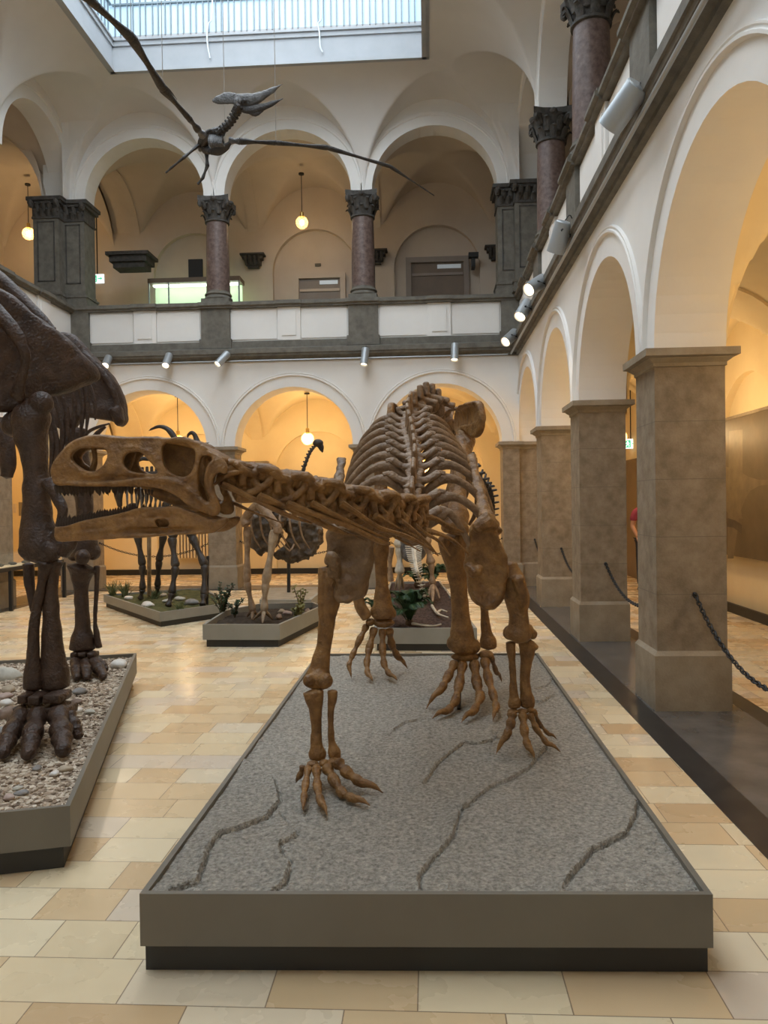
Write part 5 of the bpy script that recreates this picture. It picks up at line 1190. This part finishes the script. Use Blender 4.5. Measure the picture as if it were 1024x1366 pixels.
for i, p in enumerate(WT_):
    d = (WT_[min(i+1, len(WT_)-1)]-WT_[max(i-1, 0)]).normalized(); k = 1-.72*i/len(WT_); s = d.cross(V((0, 1, 0))).normalized()
    mm = M().tube([p-d*.03, p+d*.03], [.03*k+.008, .026*k+.008], 1, 8)
    for sg in (-1, 1): mm.tube([p, p+s*sg*.13*k+V((0, 0, .03*k))], [.011, .007], 1, 6)
    mm.tube([p, p+V((0, -.07*k, .01))], [.012, .006], 1, 6); mm.build('tail_vertebra', 'white_bone', ws)
def leg2(pts, Y, r, mt, n3, tipz=.27):
    P = [A(*q, Y) for q in pts]
    for i in range(len(P)-1):
        a, b_ = P[i], P[i+1]; k = r*(1-.2*i); M().tube([a, a.lerp(b_, .12), a.lerp(b_, .5), a.lerp(b_, .88), b_], [k, k*1.1, k*.6, k*1.15, k*.9], 3, 9).build(('thigh_bone', 'shin_bone')[min(i, 1)], mt, ws)
    for tx, ty in n3:
        tp = at(tx, ty, Z=tipz); b0 = P[-1]; M().tube([b0, b0.lerp(tp, .55)+V((0, 0, .02)), tp], [.03, .028, .012], 3, 8).build('toe', mt, ws)
leg2([(538, 690), (533, 730), (533, 765)], 11.6, .085, 'white_bone', ((527, 786), (532, 788), (538, 785)))
leg2([(560, 690), (569, 726), (575, 752), (577, 780)], 10.9, .075, 'moa', ((570, 800), (577, 803), (586, 798)))
M().tube([A(521, 730, 11.8), A(520, 752, 11.8), A(521, 775, 11.8)], [.06, .03, .05], 3, 8).build('shin_bone', 'moa', ws)
mplate([(534, 712), (548, 705), (562, 707), (570, 722), (566, 742), (556, 750), (542, 748), (535, 735)], 11.6, .08, .08, 'pelvis', par=ws, mat='grey_bone', rough=.02, rs=9, vox=.02)
wd = M(); 
for P in ([(576, 808), (583, 818), (592, 822), (598, 824)], [(583, 818), (588, 814), (596, 816)], [(550, 832), (562, 834), (578, 835), (588, 833)]): wd.tube([at(*q_, Z=.27) for q_ in P], [.02, .016]+[.01]*(len(P)-2), 3, 6)
MT['drift'] = organic('pale_driftwood', (.34, .28, .20), (.52, .45, .35), 12, .8, .2, 50)
tag(wd.build('driftwood', 'drift'), 'pale branching driftwood on the mulch right of the front cycad', 'driftwood')

# ================================================================== PTEROSAUR
pt = thing('pterosaur_skeleton', 'grey black flying reptile skeleton with spread wings hanging under the skylight', 'skeleton', tuple(A(283, 190, 7.5)))
PX = lambda u, v: (200+u/4.267, 90+v/4.267)
g3 = lambda u, v, Y: A(*PX(u, v), Y)
GB, DK = 'grey_bone', 'dark_bone'
mm = M(); Yp = 7.3
mm.tube([g3(356, 188, Yp), g3(390, 185, Yp), g3(440, 175, Yp), g3(490, 178, Yp), g3(520, 190, Yp)], [.022, .045, .062, .052, .05], 4, 10, .3, (0, 1, 0))
mm.tube([g3(500, 180, Yp), g3(545, 185, Yp), g3(600, 178, Yp), g3(680, 138, Yp), g3(757, 92, Yp)], [.055, .065, .058, .034, .004], 5, 10, .5, (0, 1, 0))
mm.blob(g3(497, 205, Yp), (.03, .05, .05)); skp = mm.build('skull', GB, pt, vox=.01, sm=2, rough=.003)
M().blob(g3(512, 195, Yp-.035), (.022, .012, .03)).blob(g3(538, 190, Yp-.035), (.02, .012, .022)).blob(g3(505, 222, Yp-.04), (.018, .02, .015)).build('eye_socket', DK, pt)
M().tube([g3(505, 228, Yp), g3(550, 240, Yp), g3(600, 238, Yp), g3(680, 212, Yp), g3(757, 177, Yp)], [.03, .038, .045, .028, .004], 5, 10, .5, (0, 1, 0)).tube([g3(560, 250, Yp), g3(600, 262, Yp), g3(640, 240, Yp)], [.02, .03, .02], 3, 8, .4, (0, 1, 0)).build('lower_jaw', DK, pt)
NKp = catmull([g3(500, 238, 7.3), g3(488, 262, 7.33), g3(465, 300, 7.36), g3(435, 335, 7.4), g3(405, 362, 7.45)], 2)
for i, p in enumerate(NKp):
    d = (NKp[min(i+1, len(NKp)-1)]-NKp[max(i-1, 0)]).normalized(); M().tube([p-d*.045, p, p+d*.045], [.038, .024, .036], 2, 8).tube([p, p+V((-.04, 0, .03))], [.02, .012], 1, 6).tube([p, p+V((.04, 0, -.02))], [.02, .012], 1, 6).build('neck_vertebra', DK, pt)
M().tube([g3(405, 365, 7.48), g3(370, 378, 7.55), g3(330, 400, 7.7), g3(300, 440, 7.85), g3(285, 470, 7.95)], [.05, .055, .05, .045, .02], 4, 10).build('backbone', DK, pt)
for i in range(8):
    f = i/7; x = 350+f*70; M().tube([g3(x-8, 385-f*6, 7.5), g3(x-16, 420, 7.4), g3(x, 455-f*8, 7.42), g3(x+18, 472-f*22, 7.5)], [.011, .011, .010, .008], 3, 6).build('rib', GB, pt)
    M().tube([g3(x-8, 385-f*6, 7.6), g3(x-4, 420, 7.75), g3(x+12, 455-f*8, 7.72), g3(x+26, 470-f*22, 7.6)], [.010, .010, .009, .008], 3, 6).build('rib', GB, pt)
M().tube([g3(345, 480, 7.45), g3(390, 478, 7.45), g3(430, 455, 7.45), g3(455, 430, 7.45)], [.03, .04, .035, .02], 4, 9, .5).build('breastbone', DK, pt)
M().tube([g3(320, 372, 7.5), g3(340, 358, 7.5), g3(368, 362, 7.5)], [.02, .014, .014], 3, 8).build('shoulder_blade', DK, pt)
M().tube([g3(312, 400, 7.75), g3(300, 430, 7.85), g3(318, 465, 7.85), g3(345, 480, 7.7)], [.045, .055, .05, .03], 3, 9).build('pelvis', DK, pt, vox=.012, sm=2, rough=.008)
def wing(P, R, tips, mt):
    for i in range(len(P)-1):
        a, b_ = P[i], P[i+1]; r0, r1 = R[i], R[i+1]
        M().tube([a, a.lerp(b_, .05), a.lerp(b_, .5), a.lerp(b_, .95), b_], [r0*.9, r0*1.15, (r0+r1)*.36, r1*1.2, r1*.9], 4, 9).build(('upper_arm_bone', 'forearm_bone', 'hand_bone', 'wing_finger_bone', 'wing_finger_bone', 'wing_finger_bone')[i], mt if i else GB, pt)
wing([A(270, 180, 7.4), A(263, 172, 7.2), A(252, 158, 7.0), A(217, 118, 6.6), A(175, 50, 6.0), A(118, -2, 5.5), A(20, -60, 5.0)], [.036, .03, .024, .034, .036, .028, .006], None, DK)
wing([A(306, 188, 7.5), A(320, 188.5, 7.5), A(368, 190.5, 7.6), A(437, 197, 7.8), A(520, 222, 8.0), A(579, 261, 8.2)], [.034, .028, .021, .022, .017, .005], None, DK)
M().tube([A(217, 113, 6.55), A(226, 120, 6.6), A(236, 133, 6.7)], [.012, .007, .002], 3, 5).build('claw', DK, pt)
for P in ([g3(300, 450, 7.85), g3(272, 446, 7.8), g3(190, 515, 7.7), g3(118, 575, 7.7), g3(90, 600, 7.7)], [g3(322, 490, 7.85), g3(326, 560, 7.8), g3(300, 630, 7.8), g3(272, 665, 7.8)]):
    for i in range(len(P)-1): M().tube([P[i], P[i].lerp(P[i+1], .5), P[i+1]], [.024-.004*i, .015-.002*i, .022-.004*i], 3, 8).build(('thigh_bone', 'shin_bone', 'foot_bone', 'toe_bone')[i], DK, pt)
MT['wire'] = plain('thin_steel_wire', (.55, .53, .50), .4, .6)
for x0, y0, Y0, x1, y1 in ((175, 50, 6.0, 170, -40), (217, 118, 6.6, 217, 98), (368, 190, 7.6, 372, 78), (300, 195, 7.6, 310, 76)):
    a = A(x0, y0, Y0); M().tube([a, V((a.x, a.y, ZTOP+.6))], .0035, 1, 5).build('suspension_wire', 'wire', pt)

# ================================================================== CHAINS, FURNISHINGS, PERSON
def chain(a, b_, sag, lb, grp='iron barrier chains between the piers', r=.0065, L=.052):
    a, b_ = V(a), V(b_); n = 400; P = [a.lerp(b_, i/n)-V((0, 0, sag*4*(i/n)*(1-i/n))) for i in range(n+1)]
    acc = 0; pts = [P[0]]; 
    for p, q_ in zip(P, P[1:]):
        acc += (q_-p).length
        if acc > L*.72: pts.append(q_); acc = 0
    mm = M()
    for i in range(len(pts)-1):
        c = (pts[i]+pts[i+1])/2; d = (pts[i+1]-pts[i]).normalized(); s = d.cross(V((0, 0, 1))).normalized(); u = s.cross(d) if i % 2 else s
        ring = [c+d*(L*.5*cos(th)*1.0)+u*(L*.30*sin(th)) for th in [2*pi*k/10 for k in range(10)]]
        k0 = len(mm.v); Q = ring
        w_ = d.cross(u)
        for k in range(10):
            rd = (Q[k]-c).normalized()
            for j in range(5):
                th = 2*pi*j/5; mm.v.append(tuple(Q[k]+rd*r*cos(th)+w_*r*sin(th)))
        for k in range(10):
            for j in range(5): mm.f.append((k0+k*5+j, k0+k*5+(j+1) % 5, k0+((k+1) % 10)*5+(j+1) % 5, k0+((k+1) % 10)*5+j))
    t = thing('barrier_chain', lb, 'chain', tuple(a), grp); mm.build('links', 'blackm', t)
    for p in (a, b_): M().blob(p, .018).build('hook', 'blackm', t)
xc = XR+PW/2+.02
chain((xc, rp[3]-.01, .885), (xc, rp[2]+PW+.01, .885), .42, 'iron chain hanging from the nearest right pier towards the right picture edge')
chain((xc, rp[4]-.01, .885), (xc, rp[3]+PW+.01, .885), .30, 'iron chain hanging between the first and second right piers')
chain((xc, rp[5]-.01, .885), (xc, rp[4]+PW+.01, .885), .30, 'iron chain hanging between the second and third right piers')
chain((xc, rp[6]-.01, .885), (xc, rp[5]+PW+.01, .885), .30, 'iron chain hanging between the third right pier and the corner pier')
yc = YB+.3
chain((-6.52, yc, .9), (RB[1][0]-.01, yc, .9), .28, 'iron chain across the left back arch behind the deer legs')
chain((RB[1][1]+.01, yc, .9), (RB[0][0]-.01, yc, .9), .28, 'iron chain across the middle back arch behind the bird')
chain((RB[0][1]+.01, yc, .9), (1.39, yc, .9), .28, 'iron chain across the right back arch behind the big skeleton legs')
# carved consoles under the vault springers
def console(x, z, lb, mat, w_=.42, side=0, grp='carved wall consoles'):
    mm = M(); y = YG1-.14
    for o, z0, z1 in ((0, -.30, -.24), (.05, -.24, -.12), (.10, -.12, -.04), (.15, -.04, 0)): mm.box(x-w_/2-o+.12, x+w_/2+o-.12, y-.10-o, y, z+z0, z+z1)
    for j in range(4): xx = x+(j-1.5)*.1; mm.tube([V((xx, y-.12, z-.24)), V((xx, y-.2, z-.14)), V((xx, y-.25, z-.06))], [.03, .04, .03], 3, 7)
    return tag(mm.build('carved_console', mat, None, 35), lb, 'console', grp)
console(-3.98, 7.40, 'dark carved wall console on the upper gallery between the left and middle arches', 'darker', .5)
console(-1.15, 7.40, 'dark carved wall console on the upper gallery partly hidden by the right marble column', 'darker', .5)
console(1.62, 7.40, 'dark carved wall console on the upper gallery next to the right corner pilaster', 'darker', .5)
mmc = M(); p0 = A(172, 347, 16.6); 
for o, z0, z1 in ((0, -.32, -.2), (.06, -.2, -.07), (.12, -.07, 0)): mmc.box(p0.x-.28-o, p0.x+.42+o, 16.4-o, 16.8+o, p0.z+.1+z0, p0.z+.1+z1)
tag(mmc.build('carved_console', 'darker', None, 30), 'large dark double wall console on the upper gallery left of the lit glass case', 'console', 'carved wall consoles')
for x, lb in ((-3.98, 'tan carved wall console behind the neck on the ground floor'), (-1.15, 'tan carved wall console on the ground floor behind the ribs')): console(x, 2.62, lb, 'pbase', .5)
# upper gallery fittings
yw = YG1-.03
def wallbox(name, x0, y0, x1, y1, d, mat, lb, cat, Y=yw):
    a = A(x0, y0, Y); b_ = A(x1, y1, Y); return tag(M().box(min(a.x, b_.x), max(a.x, b_.x), Y-d, Y, min(a.z, b_.z), max(a.z, b_.z)).build(name, mat, None, 30), lb, cat)
wallbox('dark_panel', 252, 347, 271, 371, .06, 'blackm', 'square black panel on the upper gallery wall above the lit case', 'panel', 17.6)
cs = thing('lit_display_case', 'long lit glass display case glowing pale green on the upper gallery', 'display case', (-5.3, 17.3, 4.62))
a = A(200, 376, 17.1); b_ = A(318, 376, 17.1)
M().box(a.x-.04, b_.x+.04, 17.05, 17.5, a.z-.04, a.z+.06).build('top_frame', 'door', cs, 30); M().box(a.x, b_.x, 17.44, 17.46, 4.7, a.z-.04).build('back_panel', 'glow', cs, 30)
MT['tube_light'] = plain('fluorescent_tube', (.9, 1, .85), .4, emit=(.85, 1, .8), es=4)
M().box(a.x+.03, b_.x-.03, 17.2, 17.3, a.z-.08, a.z-.045).build('light_tube', 'tube_light', cs, 30)
for x in (a.x-.03, a.x+.42, b_.x-.45, b_.x+.0): M().box(x, x+.03, 17.06, 17.09, 4.62, a.z).build('post', 'chrome', cs, 30)
MT['caseglass'] = plain('clear_glass', (.85, .95, .88), .05, alpha=.12); M().box(a.x, b_.x, 17.07, 17.075, 4.65, a.z-.04).build('glass_pane', 'caseglass', cs, 30)
def door(x0, x1, ytop, frame, lb_n, Y=yw, z0=4.62, window=True, mat='door', two=False):
    a = A(x0, ytop, Y); b_ = A(x1, ytop, Y); zt = a.z
    m_ = M(); w_ = .12
    m_.box(a.x-w_, a.x, Y-.10, Y, z0, zt+w_); m_.box(b_.x, b_.x+w_, Y-.10, Y, z0, zt+w_); m_.box(a.x, b_.x, Y-.10, Y, zt, zt+w_)
    fr_ = m_.build('door_frame', frame, None, 30); d_ = M().box(a.x, b_.x, Y-.03, Y-.0, z0, zt)
    o = d_.build(lb_n, mat, None, 30); o['kind'] = 'structure'; link_to(fr_, o)
    if window:
        f = M().box(a.x+.02, b_.x-.02, Y-.06, Y-.03, zt-.30, zt-.24); f.build('transom_bar', frame, o, 30)
        MT.setdefault('fanlight', plain('bright_fanlight', (.7, .75, .78), .2, emit=(.55, .62, .66), es=.12)); M().box(a.x+(b_.x-a.x)*.5, b_.x-.06, Y-.05, Y-.031, zt-.14, zt-.05).build('fanlight', 'fanlight', o, 30)
    return o
door(399, 454, 373, 'upper', 'door_1', mat='grey_door')
door(548, 618, 352, 'grey_door', 'door_2', window=True)
cb = thing('wall_camera', 'small black camera box on the upper gallery wall at the right', 'camera', tuple(A(631, 345, 17.6)))
a = A(631, 342, 17.6); M().box(a.x-.11, a.x+.11, 17.45, 17.62, a.z-.05, a.z+.05).build('housing', 'blackm', cb, 30); M().box(a.x-.04, a.x+.04, 17.5, 17.81, a.z-.25, a.z-.04).build('bracket', 'blackm', cb, 30)
vb = wallbox('wall_vent', 420, 352, 428, 355, .03, 'dark', 'tiny dark vent on the upper gallery wall above the middle door', 'vent', YG1)
# exit signs
MT['exit_g'] = plain('lit_green_sign', (.05, .5, .25), .4, emit=(.08, .55, .30), es=.8); MT['exit_w'] = plain('lit_white_sign', (.9, .95, .95), .4, emit=(.8, .92, .95), es=1.0)
def exitsign(c, lb, axis='y', w_=.34, h=.2, mount=None):
    t = thing('exit_sign', lb, 'sign', tuple(c)); c = V(c)
    P = (lambda u, v, d0, d1, u2, v2: (c.x+u, c.x+u2, c.y+d0, c.y+d1, c.z+v, c.z+v2))
    M().box(*P(-w_/2, -h/2, -.02, .02, w_/2, h/2)).build('light_box', 'exit_w', t, 30)
    g_ = M(); g_.box(*P(-w_*.42, -h*.38, -.024, -.02, -w_*.02, h*.38)); g_.build('green_field', 'exit_g', t, 30)
    f = M(); y = c.y-.026
    f.blob((c.x-w_*.2, y, c.z+h*.24), (.013, .003, .013)); f.tube([(c.x-w_*.2, y, c.z+h*.16), (c.x-w_*.22, y, c.z-h*.05), (c.x-w_*.30, y, c.z-h*.28)], .008, 2, 6, .3, (0, 1, 0)); f.tube([(c.x-w_*.22, y, c.z-h*.05), (c.x-w_*.13, y, c.z-h*.12), (c.x-w_*.13, y, c.z-h*.3)], .008, 2, 6, .3, (0, 1, 0)); f.tube([(c.x-w_*.32, y, c.z+h*.02), (c.x-w_*.2, y, c.z+h*.12), (c.x-w_*.09, y, c.z+h*.02)], .007, 2, 6, .3, (0, 1, 0))
    f.build('running_figure', 'exit_w', t)
    ar = M(); ar.add([(c.x+w_*.05, y, c.z-h*.06), (c.x+w_*.25, y, c.z-h*.06), (c.x+w_*.25, y, c.z-h*.2), (c.x+w_*.42, y, c.z), (c.x+w_*.25, y, c.z+h*.2), (c.x+w_*.25, y, c.z+h*.06), (c.x+w_*.05, y, c.z+h*.06)], [(0, 1, 2, 3, 4, 5, 6)]); ar.build('arrow', 'exit_g', t, False)
    if mount: M().box(c.x-.01, c.x+.01, c.y-.01, c.y+.01, c.z+h/2, mount).build('hanger', 'blackm', t, 30)
exitsign(A(130, 372, 17.2), 'lit exit sign with running figure on the upper gallery at the left', w_=.30, h=.2, mount=8.3)
exitsign(A(841, 592, 16.4)-V((.0, 0, 0)), 'lit exit sign above the dark door at the end of the right corridor', mount=4.0)
# right corridor door, person, wall panel
dr = M().box(XG1-.16, XG1-.105, 15.9, 17.2, 0, 2.45); o = struct(dr, 'door_3', 'door', 30)
h_ = M().tube([(XG1-.18, 16.9, 1.05), (XG1-.22, 16.9, 1.05), (XG1-.22, 16.75, 1.05)], .012, 2, 6).build('door_handle', 'brass', o)
a = at(968, 563, X=XG1-.12); b_ = at(1024, 545, X=XG1-.12); cz = at(1000, 745, X=XG1-.12).z
zt = (a.z+b_.z)/2
MT['reflection'] = organic('brown_backing', (.11, .08, .045), (.16, .12, .07), 2.3, .35, 0)
MT['reflection2'] = organic('pale_reflection', (.15, .115, .07), (.22, .17, .105), 5, .35, 0); MT['reflection3'] = organic('dark_reflection', (.06, .045, .03), (.12, .09, .06), 5, .35, 0)  # pale and dark tones of a reflection in glass, put into the colour
mu = thing('reflection_panel', 'large brown panel with a painted mural of a beaked animal on the right corridor wall', 'reflection', (XG1-.12, 10.0, 1.9))  # reflection in glass painted on as flat coloured shapes
y0, y1 = 6.5, 11.6; X = XG1-.105
M().box(X-.03, X, y0, y1, cz, zt).build('backing_panel', 'reflection', mu, 30); M().box(X-.04, X, y0-.03, y1+.03, zt, zt+.04).build('top_rail', 'pbase', mu, 30)
def flat(pts, mat, nm, off): 
    q_ = [at(x, y, X=X-.03-off) for x, y in pts]; M().add(q_, [tuple(range(len(q_)))]).build(nm, mat, mu, False)
flat([(966, 622), (985, 628), (998, 636), (1012, 640), (1045, 640), (1045, 644), (1012, 648), (1000, 655), (994, 665), (988, 680), (990, 692), (978, 690), (966, 680)], 'reflection2', 'reflection_animal', .002)
flat([(966, 690), (980, 694), (989, 700), (989, 712), (978, 704), (966, 702)], 'reflection3', 'reflection_beak', .003)
flat([(972, 575), (990, 573), (990, 640), (986, 690), (978, 745), (970, 745)], 'reflection2', 'reflection_column', .001)
# person glimpsed between the piers
MT['shirt'] = organic('pink_shirt', (.30, .05, .10), (.38, .08, .14), 8, .8, .2, 60); MT['skin'] = organic('skin', (.50, .28, .20), (.56, .33, .24), 8, .55, 0); MT['trousers'] = organic('dark_trousers', (.03, .035, .05), (.05, .055, .07), 8, .8, .1, 60); MT['hair'] = organic('dark_hair', (.04, .025, .015), (.08, .05, .03), 30, .6, 0)
PX0 = A(861, 700, 13.8).x; pc = V((PX0, 13.8, 0))
pe = thing('person', 'person in a pink shirt half hidden behind the nearest right pier', 'person', tuple(pc))
def skin_body(edges, name, mat, par, lv=2):
    vs, es, rs = edges; me = bpy.data.meshes.new(name); me.from_pydata([tuple(pc+V(v)) for v in vs], es, []); o = bpy.data.objects.new(name, me); COL.objects.link(o)
    md = o.modifiers.new('k', 'SKIN'); md.use_smooth_shade = True
    for i, r in enumerate(rs): me.skin_vertices[0].data[i].radius = r if isinstance(r, tuple) else (r, r)
    me.skin_vertices[0].data[0].use_root = True
    s = o.modifiers.new('s', 'SUBSURF'); s.levels = lv; s.render_levels = lv
    dg = bpy.context.evaluated_depsgraph_get(); nm = bpy.data.meshes.new_from_object(o.evaluated_get(dg)); o.modifiers.clear(); o.data = nm; nm.materials.clear(); nm.materials.append(MT[mat]); nm.shade_smooth(); link_to(o, par); return o
body = skin_body(([(0, 0, .93), (0, 0, 1.12), (0, 0, 1.34), (0, 0, 1.44), (0, -.01, 1.52), (0, -.02, 1.62), (0, -.02, 1.72), (-.17, 0, 1.40), (-.23, 0, 1.14), (-.20, -.16, 1.00), (.17, 0, 1.40), (.23, 0, 1.14), (.20, -.14, 1.02), (-.09, 0, .88), (-.10, -.01, .48), (-.10, .01, .08), (-.10, -.14, .04), (.09, 0, .88), (.10, -.01, .48), (.10, .01, .08), (.10, -.14, .04), (-.19, -.22, .96), (.19, -.20, .98)],
      [(0, 1), (1, 2), (2, 3), (3, 4), (4, 5), (5, 6), (3, 7), (7, 8), (8, 9), (3, 10), (10, 11), (11, 12), (0, 13), (13, 14), (14, 15), (15, 16), (0, 17), (17, 18), (18, 19), (19, 20), (9, 21), (12, 22)],
      [(.14, .10), (.13, .10), (.15, .10), (.09, .07), .05, (.072, .09), (.06, .07), .06, .045, .03, .06, .045, .03, .085, .06, .04, .035, .085, .06, .04, .035, .035, .035]), 'body', 'skin', pe)
skin_body(([(0, 0, .95), (0, 0, 1.12), (0, 0, 1.34), (0, 0, 1.43), (-.175, 0, 1.40), (-.225, 0, 1.22), (.175, 0, 1.40), (.225, 0, 1.22)], [(0, 1), (1, 2), (2, 3), (3, 4), (4, 5), (3, 6), (6, 7)], [(.165, .125), (.15, .12), (.165, .12), (.10, .085), .075, .068, .075, .068]), 'shirt', 'shirt', pe)
skin_body(([(0, 0, .94), (-.09, 0, .86), (-.10, -.01, .48), (-.10, .01, .10), (.09, 0, .86), (.10, -.01, .48), (.10, .01, .10)], [(0, 1), (1, 2), (2, 3), (0, 4), (4, 5), (5, 6)], [(.155, .12), .10, .075, .06, .10, .075, .06]), 'trousers', 'trousers', pe)
M().blob(pc+V((0, .015, 1.69)), (.095, .105, .10)).build('hair', 'hair', pe); M().blob(pc+V((0, -.115, 1.63)), (.014, .02, .02)).build('nose', 'skin', pe)
for sg in (-1, 1):
    for j in range(4): M().tube([pc+V((sg*.19+(j-1.5)*.018, -.235, .95)), pc+V((sg*.19+(j-1.5)*.02, -.28, .92)), pc+V((sg*.19+(j-1.5)*.018, -.29, .885))], [.010, .009, .007], 3, 6).build('finger', 'skin', pe)
    M().tube([pc+V((sg*.16, -.22, .97)), pc+V((sg*.14, -.26, .955)), pc+V((sg*.145, -.285, .94))], [.012, .010, .008], 3, 6).build('thumb', 'skin', pe)
    M().tube([pc+V((sg*.10, .05, .04)), pc+V((sg*.10, -.08, .045)), pc+V((sg*.10, -.19, .03))], [.05, .05, .04], 3, 8, .75, (0, 0, 1)).build('shoe', 'blackm', pe)
# slatted radiator screen, notices and glass table case
rs_ = thing('slatted_screen', 'pale vertical slatted screen on the back wall right of the deer', 'screen', tuple(A(260, 745, 17.75)))
a = A(237, 678, 17.75); b_ = A(283, 744, 17.75); x = a.x
while x < b_.x: M().box(x, x+.035, 17.70, 17.75, b_.z, a.z).build('slat', 'cream', rs_, 30); x += .075
M().box(a.x, b_.x, 17.75, 17.80, b_.z, a.z).build('backing', 'door', rs_, 30)
tc2 = thing('glass_table_case', 'glass topped table case on thin black legs behind the mammoth at the left', 'display case', (-6.4, 12, 0))
g1, g2 = at(15, 815, Z=0), at(86, 797, Z=0); dd = (g2-g1).normalized(); nn = V((-dd.y, dd.x, 0))*.38; H_ = A(15, 757, g1.y).z
cor = [g1-dd*.3, g2, g2+nn, g1-dd*.3+nn]
for c in (g1, g2, g1+nn, g2+nn): M().box(c.x-.025, c.x+.025, c.y-.025, c.y+.025, 0, H_-.05).build('leg', 'blackm', tc2, 30)
M().prism([(c.x, c.y) for c in cor], H_-.06, H_).build('table_top', 'blackm', tc2, 30); M().prism(inset([(c.x, c.y) for c in cor][::1], .03), H_, H_+.012).build('lining', 'cream', tc2, 30)
gl_ = M().prism([(c.x, c.y) for c in cor], H_+.001, H_+.20); gl_.f = gl_.f[1:]; gl_.build('glass_cover', 'caseglass', tc2, 30)
for i, lb in enumerate(('dark fossil lump in the glass table case, nearest the left edge', 'small dark fossil in the middle of the glass table case', 'flat dark fossil slab in the glass table case near the mammoth leg')):
    c = g1+dd*(.0+.4*i)+nn*.5; o = rock(M(), (0, 0, 0), .07, 80+i, .4).build('fossil', 'dark_bone', None, 60); o.location = (c.x, c.y, H_+.035); tag(o, lb, 'fossil', 'fossils in the table case')
wallbox('notice_board', 18, 672, 22, 684, .02, 'upper', 'small framed notice on the wall left of the mammoth leg', 'notice', YG1-.14)
wallbox('notice_board', 25, 670, 30, 688, .01, 'pbase', 'tall narrow text panel beside the small framed notice', 'notice', YG1-.14)

# white conduits hanging over the far edge of the skylight
MT['white_pipe'] = plain('white_pipe', (.7, .74, .76), .4)
for (x0, x1, yb, lb) in ((283, 277, 78, 'thin white curved pipe hanging over the far skylight edge at the left'), (429, 427, 70, 'thin white curved pipe hanging over the far skylight edge near the middle')):
    Y = SY1-.06; P = [A(x0, -30, Y), A(x0, 8, Y), A(x0-1, 26, Y), A(x0-5, 32, Y), A(x1-1, 45, Y), A(x1, 62, Y), A(x1+3, yb, Y)]
    tag(M().tube(P, .014, 4, 8).build('hanging_pipe', 'white_pipe'), lb, 'pipe', 'white pipes over the skylight edge')

# ================================================================== light and view
w = bpy.data.worlds.new('world'); S.world = w; w.use_nodes = True
w.node_tree.nodes['Background'].inputs[0].default_value = (.55, .68, .8, 1); w.node_tree.nodes['Background'].inputs[1].default_value = .4
S.view_settings.view_transform = 'Standard'; S.view_settings.look = 'None'; S.view_settings.gamma = 1
S.view_settings.use_curve_mapping = False; S.view_settings.exposure = 0.38
S.cycles.use_denoising = True; S.cycles.max_bounces = 8; S.cycles.diffuse_bounces = 5; S.cycles.caustics_reflective = False; S.cycles.caustics_refractive = False
